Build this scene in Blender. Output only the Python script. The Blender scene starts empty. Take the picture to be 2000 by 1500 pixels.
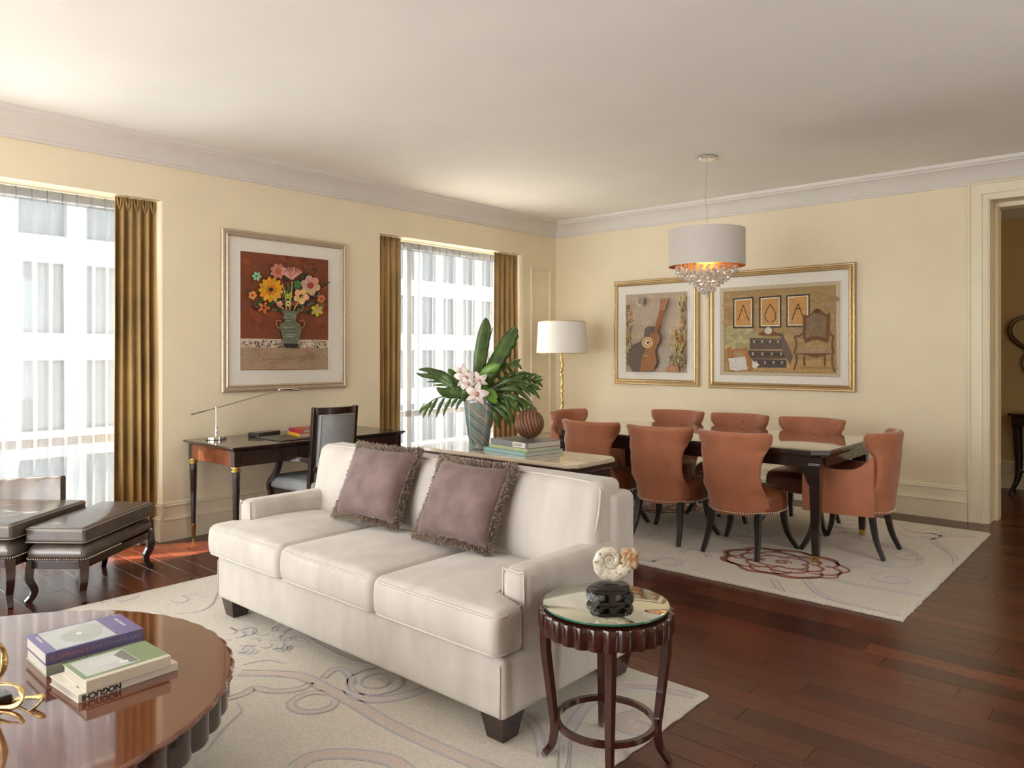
import bpy, bmesh, math, random
from math import sin, cos, pi, radians, atan2, sqrt
from mathutils import Vector, Matrix
random.seed(7)
S = bpy.context.scene
COL = S.collection
# ---------------------------------------------------------------- camera
F_PX, HX, HY, EYE = 1463.0, 1000.0, 689.0, 1.4
YAW = radians(41.5)
CX, CY = 5.6329, -7.1667
cd = bpy.data.cameras.new('camera'); cam = bpy.data.objects.new('camera', cd); COL.objects.link(cam)
cam.location = (CX, CY, EYE); cam.rotation_euler = (pi/2, 0, YAW)
cd.sensor_width = 36; cd.lens = 36*F_PX/2000; cd.shift_y = -(750-HY)/2000; cd.clip_start = .05; cd.clip_end = 500
S.camera = cam
# ---------------------------------------------------------------- light
S.view_settings.view_transform = 'Standard'; S.view_settings.look = 'None'
S.view_settings.gamma = 1; S.view_settings.use_curve_mapping = False
S.view_settings.exposure = 0.0
w = bpy.data.worlds.new('world'); S.world = w; w.use_nodes = True
bg = w.node_tree.nodes['Background']
bg.inputs[0].default_value = (.95, .97, .975, 1); bg.inputs[1].default_value = 7.8
cy = S.cycles
cy.use_denoising = True; cy.max_bounces = 7; cy.diffuse_bounces = 5; cy.glossy_bounces = 4
cy.transmission_bounces = 4; cy.transparent_max_bounces = 12; cy.sample_clamp_indirect = 40
cy.caustics_reflective = False; cy.caustics_refractive = False; cy.blur_glossy = 1.0
RX_ = 7.6
def portal(loc, rot, sx, sy):
    l = bpy.data.lights.new('window_portal', 'AREA'); l.shape = 'RECTANGLE'; l.size = sx; l.size_y = sy
    l.cycles.is_portal = True
    o = bpy.data.objects.new('window_portal', l); o.location = loc; o.rotation_euler = rot; COL.objects.link(o)
for y0, y1 in ((-7.45, -4.72), (-2.686, -.622), (-9.8, -8.8)):
    portal((-.42, (y0+y1)/2, 1.27), (0, -pi/2, 0), 2.5, y1-y0)
portal((2.45, -10.1, 1.35), (pi/2, 0, 0), 4.3, 2.7)  # portal for the added opening behind the camera
portal((RX_+.1, -3.6, 1.5), (0, pi/2, 0), 2.2, 1.0)  # portal for the added opening in the right wall
sl = bpy.data.lights.new('sun', 'SUN'); sl.energy = 50; sl.angle = .012; sl.color = (1, .86, .68)
sun = bpy.data.objects.new('sun', sl); COL.objects.link(sun)
sun.rotation_euler = Vector((.36, .62, -1.0)).to_track_quat('-Z', 'Y').to_euler()

# ---------------------------------------------------------------- pixel helpers (turn a photo pixel into a point on a real plane)
_v = Vector((-sin(YAW), cos(YAW), 0)); _r = Vector((cos(YAW), sin(YAW), 0)); _C = Vector((CX, CY, EYE))
def ray(px, py): return _v + _r*((px-HX)/F_PX) + Vector((0, 0, -(py-HY)/F_PX))
def atZ(px, py, z):
    d = ray(px, py); return _C + d*((z-EYE)/d.z)
def atX(px, py, x):
    d = ray(px, py); return _C + d*((x-CX)/d.x)
def atY(px, py, y):
    d = ray(px, py); return _C + d*((y-CY)/d.y)
def depth_of(p): return (Vector(p)-_C).dot(_v)
def atD(px, py, dep): return _C + ray(px, py)*dep
def project(p):
    q = Vector(p)-_C; d = q.dot(_v)
    return (HX+F_PX*q.dot(_r)/d, HY-F_PX*q.z/d, d)

# ---------------------------------------------------------------- materials
def mat(name, col, rough=.5, metal=0, noise=0, nscale=20, bump=0, bscale=80, spec=.5, coat=0, sheen=0, stretch=None, col2=None, emit=None):
    m = bpy.data.materials.new(name); m.use_nodes = True; t = m.node_tree; n = t.nodes; L = t.links
    p = n['Principled BSDF']; p.inputs['Base Color'].default_value = (*col, 1)
    p.inputs['Roughness'].default_value = rough; p.inputs['Metallic'].default_value = metal
    p.inputs['Specular IOR Level'].default_value = spec; p.inputs['Coat Weight'].default_value = coat; p.inputs['Coat Roughness'].default_value = .04
    if sheen: p.inputs['Sheen Weight'].default_value = sheen; p.inputs['Sheen Roughness'].default_value = .4
    tc = n.new('ShaderNodeTexCoord'); mp = n.new('ShaderNodeMapping'); L.new(tc.outputs['Object'], mp.inputs[0])
    if stretch: mp.inputs['Scale'].default_value = stretch
    if noise or col2:
        nz = n.new('ShaderNodeTexNoise'); nz.inputs['Scale'].default_value = nscale; nz.inputs['Detail'].default_value = 4
        L.new(mp.outputs[0], nz.inputs[0])
        cr = n.new('ShaderNodeValToRGB'); L.new(nz.outputs[0], cr.inputs[0])
        c2 = col2 or tuple(min(1, c*(1-noise)) for c in col); c1 = col if col2 else tuple(min(1, c*(1+noise*.6)) for c in col)
        cr.color_ramp.elements[0].color = (*c2, 1); cr.color_ramp.elements[1].color = (*c1, 1)
        cr.color_ramp.elements[0].position = .33; cr.color_ramp.elements[1].position = .67
        L.new(cr.outputs[0], p.inputs['Base Color'])
    if bump:
        b = n.new('ShaderNodeBump'); b.inputs['Strength'].default_value = bump; b.inputs['Distance'].default_value = .004
        nb = n.new('ShaderNodeTexNoise'); nb.inputs['Scale'].default_value = bscale; nb.inputs['Detail'].default_value = 5
        L.new(mp.outputs[0], nb.inputs[0]); L.new(nb.outputs[0], b.inputs['Height']); L.new(b.outputs[0], p.inputs['Normal'])
    if emit:
        p.inputs['Emission Color'].default_value = (*emit[0], 1); p.inputs['Emission Strength'].default_value = emit[1]
    return m
M = {}
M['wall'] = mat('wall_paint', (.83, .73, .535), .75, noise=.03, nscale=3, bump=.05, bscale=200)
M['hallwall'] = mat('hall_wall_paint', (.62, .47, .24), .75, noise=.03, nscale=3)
M['ceiling'] = mat('ceiling_paint', (.88, .86, .82), .85, noise=.02, nscale=2)
M['crown'] = mat('crown_paint', (.74, .70, .66), .55, noise=.02, nscale=4)
M['trim'] = mat('trim_paint', (.82, .74, .55), .45, noise=.02, nscale=5)
M['winframe'] = mat('window_frame_metal', (.75, .76, .76), .4)
M['uphol'] = mat('sofa_velvet', (.57, .53, .485), .75, noise=.10, nscale=9, bump=.25, bscale=350, sheen=.35, stretch=(1, 1, .35))
M['piping'] = mat('sofa_piping', (.60, .56, .50), .6, noise=.05, nscale=60)
M['mauve'] = mat('mauve_velvet', (.19, .125, .115), .7, noise=.26, nscale=11, bump=.3, bscale=300, sheen=.25)
M['fringe'] = mat('taupe_fringe', (.36, .28, .22), .85, noise=.45, nscale=120, bump=.6, bscale=400)
M['espresso'] = mat('espresso_wood', (.030, .013, .009), .22, noise=.4, nscale=14, spec=.5, coat=.5, stretch=(1, 1, .2))
M['blackwood'] = mat('black_lacquered_wood', (.016, .012, .011), .28, noise=.3, nscale=20, coat=.3)
M['mahog'] = mat('mahogany_gloss', (.048, .013, .008), .16, noise=.35, nscale=5, coat=.55, stretch=(.5, 6, 1))
M['mahogtop'] = mat('coffee_table_veneer', (.14, .036, .014), .10, noise=.16, nscale=5, coat=.62, stretch=(.7, 9, 1))
M['mahogtop'].node_tree.nodes['Principled BSDF'].inputs['Coat IOR'].default_value = 1.75
M['deskend'] = mat('desk_veneer', (.20, .055, .018), .2, noise=.4, nscale=5, coat=.6, stretch=(1, 4, 1))
M['leather'] = mat('grey_brown_leather', (.088, .066, .056), .30, noise=.28, nscale=12, bump=.2, bscale=160, spec=1.0, coat=.3)
M['leatherseam'] = mat('leather_piping', (.30, .26, .22), .4)
M['greyleather'] = mat('blue_grey_leather', (.30, .32, .33), .4, noise=.1, nscale=9, bump=.1, bscale=120)
M['terracotta'] = mat('terracotta_velvet', (.44, .158, .076), .62, noise=.15, nscale=6, bump=.2, bscale=300, sheen=.45)
M['terradark'] = mat('brown_seat_leather', (.24, .075, .03), .38, noise=.2, nscale=8, bump=.1, bscale=200)
M['nail'] = mat('nickel_nailhead', (.86, .80, .70), .3, metal=.55)
M['chrome'] = mat('polished_nickel', (.80, .77, .72), .12, metal=1)
M['brass'] = mat('brass', (.75, .52, .18), .25, metal=1, noise=.2, nscale=30)
M['goldleaf'] = mat('gold_leaf', (.70, .52, .22), .33, metal=1, noise=.3, nscale=60, bump=.8, bscale=90)
M['champ'] = mat('champagne_frame', (.55, .45, .33), .4, metal=.45, noise=.12, nscale=30)
M['goldframe'] = mat('gilt_frame', (.54, .39, .20), .36, metal=.8, noise=.15, nscale=40)
M['golddark'] = mat('dark_bronze_gilt', (.36, .24, .10), .4, metal=.7, noise=.2, nscale=40)  # darker metal tone of the knot ring edges
M['matboard'] = mat('picture_mat_board', (.78, .74, .67), .8, noise=.02, nscale=40)
M['stone'] = mat('beige_stone_top', (.62, .52, .38), .08, noise=.12, nscale=7, coat=.6)
M['tabletop'] = mat('glossy_black_table_top', (.05, .035, .028), .03, noise=.2, nscale=10, spec=.9, coat=1)
M['curtain'] = mat('gold_silk_curtain', (.42, .27, .095), .48, noise=.28, nscale=5, bump=.15, bscale=200, sheen=.3, stretch=(1, 1, .5))
M['shade'] = mat('lamp_shade_linen', (.88, .84, .78), .8, noise=.03, nscale=90)
M['chshade'] = mat('chandelier_shade_fabric', (.62, .58, .54), .6, noise=.03, nscale=50)
M['copper'] = mat('copper_lining', (.75, .38, .13), .3, metal=1)
M['leaf'] = mat('palm_leaf_green', (.060, .115, .020), .36, noise=.5, nscale=12)
M['leafl'] = mat('fresh_leaf_green', (.13, .26, .035), .38, noise=.3, nscale=12)
M['petal'] = mat('orchid_petal', (.80, .70, .66), .5, noise=.12, nscale=40)
M['petalc'] = mat('orchid_centre', (.50, .26, .20), .5, noise=.3, nscale=60)
M['page'] = mat('book_pages', (.52, .48, .42), .8, noise=.12, nscale=5, stretch=(1, 1, 120))
M['dark'] = mat('dark_shadow_gap', (.02, .018, .016), .7)
def flat(name, c, r=.5, **k):
    if name not in M: M[name] = mat(name, c, r, noise=.05, nscale=15, **k)
    return M[name]
# rug pile
def rugmat(name, c, c2):
    m = mat(name, c, .95, col2=c2, nscale=90, bump=1.0, bscale=420, sheen=.3, spec=.1); return m
M['rug'] = rugmat('cream_wool_pile', (.84, .79, .70), (.70, .65, .57))
M['ruglav'] = rugmat('lavender_wool_line', (.60, .585, .62), (.50, .49, .52))
M['rugpink'] = rugmat('blush_wool_band', (.78, .67, .61), (.66, .57, .51))
M['rugwhite'] = rugmat('pale_wool_band', (.77, .72, .69), (.64, .60, .57))
M['rugrust'] = rugmat('rust_wool_line', (.38, .10, .04), (.30, .075, .03))
# floor planks: tint differs per plank
def floormat():
    m = bpy.data.materials.new('red_brown_plank_wood'); m.use_nodes = True; n = m.node_tree.nodes; L = m.node_tree.links; p = n['Principled BSDF']
    tc = n.new('ShaderNodeTexCoord'); mp = n.new('ShaderNodeMapping'); mp.inputs['Scale'].default_value = (1.2, 16, 1); L.new(tc.outputs['Object'], mp.inputs[0])
    nz = n.new('ShaderNodeTexNoise'); nz.inputs['Scale'].default_value = 2.2; nz.inputs['Detail'].default_value = 6; L.new(mp.outputs[0], nz.inputs[0])
    oi = n.new('ShaderNodeObjectInfo'); ge = n.new('ShaderNodeNewGeometry')
    ad = n.new('ShaderNodeMath'); ad.operation = 'ADD'; L.new(oi.outputs['Random'], ad.inputs[0]); L.new(ge.outputs['Random Per Island'], ad.inputs[1])
    fr = n.new('ShaderNodeMath'); fr.operation = 'FRACT'; L.new(ad.outputs[0], fr.inputs[0])
    cr = n.new('ShaderNodeValToRGB'); L.new(fr.outputs[0], cr.inputs[0]); e = cr.color_ramp.elements
    e[0].color = (.044, .011, .0065, 1); e[1].color = (.150, .036, .017, 1)
    for pos, c in ((.3, (.082, .020, .011, 1)), (.6, (.106, .025, .013, 1)), (.8, (.092, .029, .015, 1))):
        x = e.new(pos); x.color = c
    mx = n.new('ShaderNodeMix'); mx.data_type = 'RGBA'; mx.blend_type = 'MULTIPLY'; mx.inputs['Factor'].default_value = .5
    c2 = n.new('ShaderNodeValToRGB'); L.new(nz.outputs[0], c2.inputs[0]); c2.color_ramp.elements[0].position = .3; c2.color_ramp.elements[0].color = (.6, .55, .5, 1); c2.color_ramp.elements[1].position = .7; c2.color_ramp.elements[1].color = (1.25, 1.2, 1.15, 1)
    L.new(cr.outputs[0], mx.inputs['A']); L.new(c2.outputs[0], mx.inputs['B']); L.new(mx.outputs['Result'], p.inputs['Base Color'])
    p.inputs['Roughness'].default_value = .27; p.inputs['Coat Weight'].default_value = .0; p.inputs['Coat Roughness'].default_value = .15
    b = n.new('ShaderNodeBump'); b.inputs['Strength'].default_value = .03; b.inputs['Distance'].default_value = .003; L.new(nz.outputs[0], b.inputs['Height']); L.new(b.outputs[0], p.inputs['Normal'])
    return m
M['plank'] = floormat()
def sheermat():
    m = bpy.data.materials.new('white_sheer_voile'); m.use_nodes = True; n = m.node_tree.nodes; L = m.node_tree.links; n.remove(n['Principled BSDF'])
    out = n['Material Output']; tr = n.new('ShaderNodeBsdfTransparent'); tl = n.new('ShaderNodeBsdfTranslucent'); df = n.new('ShaderNodeBsdfDiffuse')
    tl.inputs[0].default_value = (.27, .268, .275, 1); df.inputs[0].default_value = (.45, .44, .44, 1)
    a = n.new('ShaderNodeMixShader'); a.inputs[0].default_value = .35; L.new(tl.outputs[0], a.inputs[1]); L.new(df.outputs[0], a.inputs[2])
    lw = n.new('ShaderNodeLayerWeight'); lw.inputs[0].default_value = .45
    mr = n.new('ShaderNodeMapRange'); L.new(lw.outputs['Facing'], mr.inputs[0]); mr.inputs[3].default_value = .40; mr.inputs[4].default_value = .82
    c = n.new('ShaderNodeMixShader'); L.new(mr.outputs[0], c.inputs[0]); L.new(tr.outputs[0], c.inputs[1]); L.new(a.outputs[0], c.inputs[2])
    L.new(c.outputs[0], out.inputs[0]); return m
M['sheer'] = sheermat()
def glassmat(name, tint, gloss=.12, dens=0):
    m = bpy.data.materials.new(name); m.use_nodes = True; n = m.node_tree.nodes; L = m.node_tree.links; n.remove(n['Principled BSDF'])
    tr = n.new('ShaderNodeBsdfTransparent'); tr.inputs[0].default_value = (*tint, 1); g = n.new('ShaderNodeBsdfGlossy'); g.inputs['Roughness'].default_value = .02
    fr = n.new('ShaderNodeLayerWeight'); fr.inputs[0].default_value = .5; pw = n.new('ShaderNodeMath'); pw.operation = 'POWER'; pw.inputs[1].default_value = 5; L.new(fr.outputs['Facing'], pw.inputs[0]); ad = n.new('ShaderNodeMath'); ad.operation = 'MULTIPLY_ADD'; ad.inputs[1].default_value = .7; ad.inputs[2].default_value = .04+dens; L.new(pw.outputs[0], ad.inputs[0])
    x = n.new('ShaderNodeMixShader'); L.new(ad.outputs[0], x.inputs[0]); L.new(tr.outputs[0], x.inputs[1]); L.new(g.outputs[0], x.inputs[2]); L.new(x.outputs[0], n['Material Output'].inputs[0]); return m
M['pane'] = glassmat('clear_window_glass', (.97, .985, .98))
M['crystal'] = glassmat('clear_crystal', (1, .98, .96), dens=.30)
_m = M['crystal']; _n = _m.node_tree.nodes; _L = _m.node_tree.links; _o = _n['Material Output']; _s = _o.inputs[0].links[0].from_socket
_d = _n.new('ShaderNodeBsdfDiffuse'); _d.inputs[0].default_value = (.9, .86, .82, 1); _x = _n.new('ShaderNodeMixShader'); _x.inputs[0].default_value = .38; _L.new(_s, _x.inputs[1]); _L.new(_d.outputs[0], _x.inputs[2]); _L.new(_x.outputs[0], _o.inputs[0])
M['mirror'] = mat('mirrored_glass', (.66, .67, .58), .02, metal=1, noise=.01, nscale=3)
M['glassedge'] = mat('green_glass_edge', (.03, .16, .10), .08, coat=1)
def vasemat():
    m = mat('swirled_art_glass', (.16, .24, .24), .08, coat=1); n = m.node_tree.nodes; L = m.node_tree.links; p = n['Principled BSDF']
    tc = n.new('ShaderNodeTexCoord'); sp = n.new('ShaderNodeSeparateXYZ'); L.new(tc.outputs['Object'], sp.inputs[0])
    at = n.new('ShaderNodeMath'); at.operation = 'ARCTAN2'; L.new(sp.outputs[1], at.inputs[0]); L.new(sp.outputs[0], at.inputs[1])
    a = n.new('ShaderNodeMath'); a.operation = 'MULTIPLY_ADD'; a.inputs[1].default_value = 15; L.new(sp.outputs[2], a.inputs[0]); L.new(at.outputs[0], a.inputs[2])
    cb = n.new('ShaderNodeCombineXYZ'); L.new(a.outputs[0], cb.inputs[0]); L.new(sp.outputs[2], cb.inputs[1])
    nz = n.new('ShaderNodeTexNoise'); nz.inputs['Scale'].default_value = 2.2; nz.inputs['Detail'].default_value = 6; nz.inputs['Distortion'].default_value = 1.6; L.new(cb.outputs[0], nz.inputs[0])
    cr = n.new('ShaderNodeValToRGB'); L.new(nz.outputs[0], cr.inputs[0]); e = cr.color_ramp.elements
    e[0].position = .30; e[0].color = (.03, .06, .07, 1); e[1].position = .72; e[1].color = (.60, .62, .58, 1)
    for q, c in ((.43, (.13, .22, .22, 1)), (.52, (.30, .40, .38, 1)), (.6, (.42, .22, .10, 1))): x = e.new(q); x.color = c
    L.new(cr.outputs[0], p.inputs['Base Color']); p.inputs['Transmission Weight'].default_value = .25; return m
M['vase'] = vasemat()
def attrmat(name, rough=.75, nz=.2, sc=60):
    m = bpy.data.materials.new(name); m.use_nodes = True; n = m.node_tree.nodes; L = m.node_tree.links; p = n['Principled BSDF']
    a = n.new('ShaderNodeVertexColor'); a.layer_name = 'Col'; tc = n.new('ShaderNodeTexCoord'); z = n.new('ShaderNodeTexNoise'); z.inputs['Scale'].default_value = sc; z.inputs['Detail'].default_value = 6
    L.new(tc.outputs['Object'], z.inputs[0]); cr = n.new('ShaderNodeMapRange'); L.new(z.outputs[0], cr.inputs[0]); cr.inputs[1].default_value = .3; cr.inputs[2].default_value = .7; cr.inputs[3].default_value = 1-nz; cr.inputs[4].default_value = 1+nz
    mx = n.new('ShaderNodeVectorMath'); mx.operation = 'SCALE'; L.new(a.outputs[0], mx.inputs[0]); L.new(cr.outputs[0], mx.inputs['Scale']); L.new(mx.outputs[0], p.inputs['Base Color'])
    p.inputs['Roughness'].default_value = rough; return m
M['print'] = attrmat('art_print_ink')
M['printfine'] = attrmat('printed_cover', .35, .06, 20)

# ---------------------------------------------------------------- mesh helpers
def link(name, verts, faces, m=None, parent=None, smooth=False, loc=None):
    me = bpy.data.meshes.new(name); me.from_pydata([tuple(v) for v in verts], [], faces); me.update()
    if m:
        for q in (m if isinstance(m, (list, tuple)) else [m]): me.materials.append(M[q] if isinstance(q, str) else q)
    if smooth:
        me.polygons.foreach_set('use_smooth', [True]*len(me.polygons))
        if smooth != 'all': me.set_sharp_from_angle(angle=radians(smooth if smooth is not True else 40))
    o = bpy.data.objects.new(name, me); COL.objects.link(o)
    if parent: o.parent = parent
    if loc is not None: o.location = loc
    return o
class MB:
    def __init__(s): s.v = []; s.f = []; s.T = None
    def add(s, v, f):
        k = len(s.v); s.v += [Vector(q) if s.T is None else s.T @ Vector(q) for q in v]; s.f += [tuple(i+k for i in q) for q in f]; return s
    def box(s, x0, x1, y0, y1, z0, z1):
        v = [(x, y, z) for x in (x0, x1) for y in (y0, y1) for z in (z0, z1)]
        return s.add(v, [(0, 1, 3, 2), (4, 6, 7, 5), (0, 4, 5, 1), (2, 3, 7, 6), (0, 2, 6, 4), (1, 5, 7, 3)])
    def rbox(s, hx, hy, hz, r, c=(0, 0, 0), n=3, m=4, fn=None):
        def ax(h):
            i = h-r; a = [i+r*math.tan(pi/4*k/n) for k in range(1, n+1)]
            return [-q for q in reversed(a)]+[i*(-1+2*k/m) for k in range(m+1)]+a
        X, Y, Z = ax(hx), ax(hy), ax(hz); idx = {}; vs = []; fs = []
        H = (hx, hy, hz)
        def pt(p):
            k = tuple(round(q, 5) for q in p)
            if k in idx: return idx[k]
            inn = [max(-(H[j]-r), min(H[j]-r, p[j])) for j in range(3)]
            d = Vector([p[j]-inn[j] for j in range(3)]); d = d.normalized()*r
            q = Vector(inn)+d
            if fn: q = Vector(fn(q, hx, hy, hz))
            idx[k] = len(vs); vs.append(q+Vector(c)); return idx[k]
        for A, B, h, o in ((X, Y, hz, 2), (Y, Z, hx, 0), (Z, X, hy, 1)):
            for sg in (1, -1):
                for i in range(len(A)-1):
                    for j in range(len(B)-1):
                        q = []
                        for a, b in ((A[i], B[j]), (A[i+1], B[j]), (A[i+1], B[j+1]), (A[i], B[j+1])):
                            p = {2: (a, b, sg*h), 0: (sg*h, a, b), 1: (b, sg*h, a)}[o]; q.append(pt(p))
                        fs.append(tuple(q if sg > 0 else q[::-1]))
        return s.add(vs, fs)
    def loft(s, rings, cap=True, closed=True):
        n = len(rings[0]); v = [p for R in rings for p in R]; f = []
        for i in range(len(rings)-1):
            for j in range(n if closed else n-1):
                k = (j+1) % n; f.append((i*n+j, i*n+k, (i+1)*n+k, (i+1)*n+j))
        if cap and closed: f.append(tuple(range(n-1, -1, -1))); f.append(tuple((len(rings)-1)*n+j for j in range(n)))
        return s.add(v, f)
    def lathe(s, prof, seg=32, c=(0, 0, 0), cap=True, rf=None):
        R = []
        for r, z in prof:
            R.append([(c[0]+cos(2*pi*j/seg)*r*(rf(2*pi*j/seg, z) if rf else 1), c[1]+sin(2*pi*j/seg)*r*(rf(2*pi*j/seg, z) if rf else 1), c[2]+z) for j in range(seg)])
        return s.loft(R, cap)
    def tube(s, pts, rad, n=8, closed=False, sq=False, flat=1.0, up=None, cap=True):
        pts = [Vector(p) for p in pts]; N = len(pts); rings = []; pu = None
        if not hasattr(rad, '__len__'): rad = [rad]*N
        for i, p in enumerate(pts):
            a = pts[(i-1) % N] if (closed or i > 0) else p; b = pts[(i+1) % N] if (closed or i < N-1) else p
            t = (b-a).normalized()
            if pu is None:
                u = Vector(up) if up else (Vector((0, 0, 1)) if abs(t.z) < .9 else Vector((1, 0, 0)))
            else: u = pu
            if up and not closed: u = Vector(up)
            sd = t.cross(u).normalized(); u = sd.cross(t).normalized(); pu = u
            if sq: off = [(1, 1), (-1, 1), (-1, -1), (1, -1)]
            else: off = [(cos(2*pi*k/n), sin(2*pi*k/n)) for k in range(n)]
            rings.append([p+sd*(rad[i]*q[0])+u*(rad[i]*flat*q[1]) for q in off])
        if closed: rings.append(rings[0]); return s.loft(rings, False)
        return s.loft(rings, cap)
    def prism(s, poly, lo, hi, axis='z'):
        n = len(poly)
        def q(p, h): return {'z': (p[0], p[1], h), 'x': (h, p[0], p[1]), 'y': (p[0], h, p[1])}[axis]
        v = [q(p, lo) for p in poly]+[q(p, hi) for p in poly]
        f = [tuple(range(n-1, -1, -1)), tuple(range(n, 2*n))]+[(i, (i+1) % n, n+(i+1) % n, n+i) for i in range(n)]
        return s.add(v, f)
    def build(s, name, m, parent=None, smooth=False, loc=None, kind=None, label=None):
        o = link(name, s.v, s.f, m, parent, smooth, loc)
        if smooth or True:
            bm = bmesh.new(); bm.from_mesh(o.data); bmesh.ops.recalc_face_normals(bm, faces=bm.faces); bm.to_mesh(o.data); bm.free()
            if smooth and smooth != 'all': o.data.set_sharp_from_angle(angle=radians(smooth if smooth is not True else 40))
        if kind: o['kind'] = kind
        if label: o['label'] = label
        return o
def bevel(o, w=.004, seg=2):
    m = o.modifiers.new('bevel', 'BEVEL'); m.width = w; m.segments = seg; m.limit_method = 'ANGLE'; return o
def tag(o, label, cat, group=None):
    o['label'] = label; o['category'] = cat
    if group: o['group'] = group
    return o
def thing(name, label, cat, loc=(0, 0, 0), rz=0, group=None):
    o = bpy.data.objects.new(name, None); COL.objects.link(o); o.location = loc; o.rotation_euler = (0, 0, rz); o.empty_display_size = .1
    return tag(o, label, cat, group)
def st(o): o['kind'] = 'structure'; return o
def smoothpts(P, k=6, closed=False):
    P = [Vector(p) for p in P]; n = len(P); out = []
    rng = range(n if closed else n-1)
    for i in rng:
        a = P[(i-1) % n] if (closed or i > 0) else P[i]; b = P[i]; c = P[(i+1) % n]; d = P[(i+2) % n] if (closed or i+2 < n) else c
        for j in range(k):
            t = j/k; out.append(.5*((2*b)+(c-a)*t+(2*a-5*b+4*c-d)*t*t+(3*b-a-3*c+d)*t**3))
    if not closed: out.append(P[-1])
    return out
def text(s, name, m, size, mw, parent, ext=.0004, bold=0, kind=None):
    cu = bpy.data.curves.new(name, 'FONT'); cu.body = s; cu.size = size; cu.extrude = ext; cu.offset = bold; cu.align_x = 'LEFT'; cu.align_y = 'CENTER'
    t = bpy.data.objects.new(name, cu); COL.objects.link(t)
    dg = bpy.context.evaluated_depsgraph_get(); me = bpy.data.meshes.new_from_object(t.evaluated_get(dg)); bpy.data.objects.remove(t)
    me.transform(mw); me.materials.clear(); me.materials.append(M[m]); o = bpy.data.objects.new(name, me); COL.objects.link(o); o.parent = parent; return o
class Paint:                                    # flat printed picture: coloured polygons in one mesh
    def __init__(s, to3d, n): s.to = to3d; s.n = Vector(n); s.v = []; s.f = []; s.c = []; s.k = 0; s.clip = None
    def poly(s, pts, c, rgb=True):
        s.k += 1; b = len(s.v); cl = tuple((q/255)**2.2 for q in c) if max(c) > 1.0 else c
        if s.clip:
            x0, yl, x1, yr, zl, zr = s.clip; L = lambda x, a, b_: a+(b_-a)*(x-x0)/(x1-x0)
            pts = [(min(x1, max(x0, x)), y) for x, y in pts]; pts = [(x, min(L(x, zl, zr), max(L(x, yl, yr), y))) for x, y in pts]
        for p in pts: s.v.append(s.to(*p)+s.n*(2e-5*s.k)); s.c.append((*cl, 1))
        s.f.append(tuple(range(b, b+len(pts))))
    def ell(s, x, y, rx, ry, c, a=0, n=14):
        s.poly([(x+rx*cos(t)*cos(a)-ry*sin(t)*sin(a), y+rx*cos(t)*sin(a)+ry*sin(t)*cos(a)) for t in [2*pi*i/n for i in range(n)]], c)
    def line(s, pts, w, c):
        for (x0, y0), (x1, y1) in zip(pts, pts[1:]):
            d = sqrt((x1-x0)**2+(y1-y0)**2) or 1; nx, ny = -(y1-y0)/d*w/2, (x1-x0)/d*w/2
            s.poly([(x0+nx, y0+ny), (x1+nx, y1+ny), (x1-nx, y1-ny), (x0-nx, y0-ny)], c)
    def curve(s, pts, w, c, k=5): s.line([(p.x, p.y) for p in smoothpts([(a, b, 0) for a, b in pts], k)], w, c)
    def build(s, name, parent, m='print'):
        o = link(name, s.v, s.f, m, parent); a = o.data.color_attributes.new('Col', 'FLOAT_COLOR', 'POINT')
        a.data.foreach_set('color', [q for c in s.c for q in c]); return o

# ================================================================ room shell
CEIL = 2.965
RX, RY = 7.6, -10.0
WIN = [(-7.45, -4.72), (-2.686, -.622), (-9.8, -8.8)]  # last opening is out of view, added for light from the camera end
WT = .36; WH = 2.53
b = MB()
ys = [RY-.3]+[q for y in sorted(WIN) for q in y]+[.3]
for i in range(0, len(ys)-1, 2): b.box(-WT, 0, ys[i], ys[i+1], 0, 3.1)
for y0, y1 in WIN: b.box(-WT, 0, y0, y1, WH, 3.1)
WL = st(b.build('wall_left', 'wall'))
DX0, DX1, DZ = 4.491, 6.6, 2.66
b = MB(); b.box(0, DX0, 0, .3, 0, 3.1); b.box(DX1, RX+.3, 0, .3, 0, 3.1); b.box(DX0, DX1, 0, .3, DZ, 3.1)
WF = st(b.build('wall_far', 'wall'))
b = MB(); b.box(RX, RX+.3, RY, -4.1, 0, 3.1); b.box(RX, RX+.3, -3.1, 0, 0, 3.1); b.box(RX, RX+.3, -4.1, -3.1, 0, .4); b.box(RX, RX+.3, -4.1, -3.1, 2.6, 3.1); st(b.build('wall_right', 'wall'))  # unseen opening added here to let in fill light from the right
b = MB(); b.box(-WT, .3, RY-.3, RY, 0, 3.1); b.box(4.6, RX+.3, RY-.3, RY, 0, 3.1); b.box(.3, 4.6, RY-.3, RY, 2.7, 3.1); st(b.build('wall_back', 'wall'))  # wide opening out of view, added to light the room from behind
b = MB(); b.box(-WT, RX+.3, RY-.3, 2.5, CEIL, 3.25); st(b.build('ceiling', 'ceiling'))
# hallway beyond the doorway
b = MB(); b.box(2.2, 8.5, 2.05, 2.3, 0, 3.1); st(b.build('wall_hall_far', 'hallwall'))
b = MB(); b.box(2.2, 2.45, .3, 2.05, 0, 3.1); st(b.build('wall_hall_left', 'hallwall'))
b = MB(); b.box(8.3, 8.5, .3, 2.05, 0, 3.1); b.box(7.9, 8.3, .0, .3, 0, 3.1); st(b.build('wall_hall_right', 'hallwall'))

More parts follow.
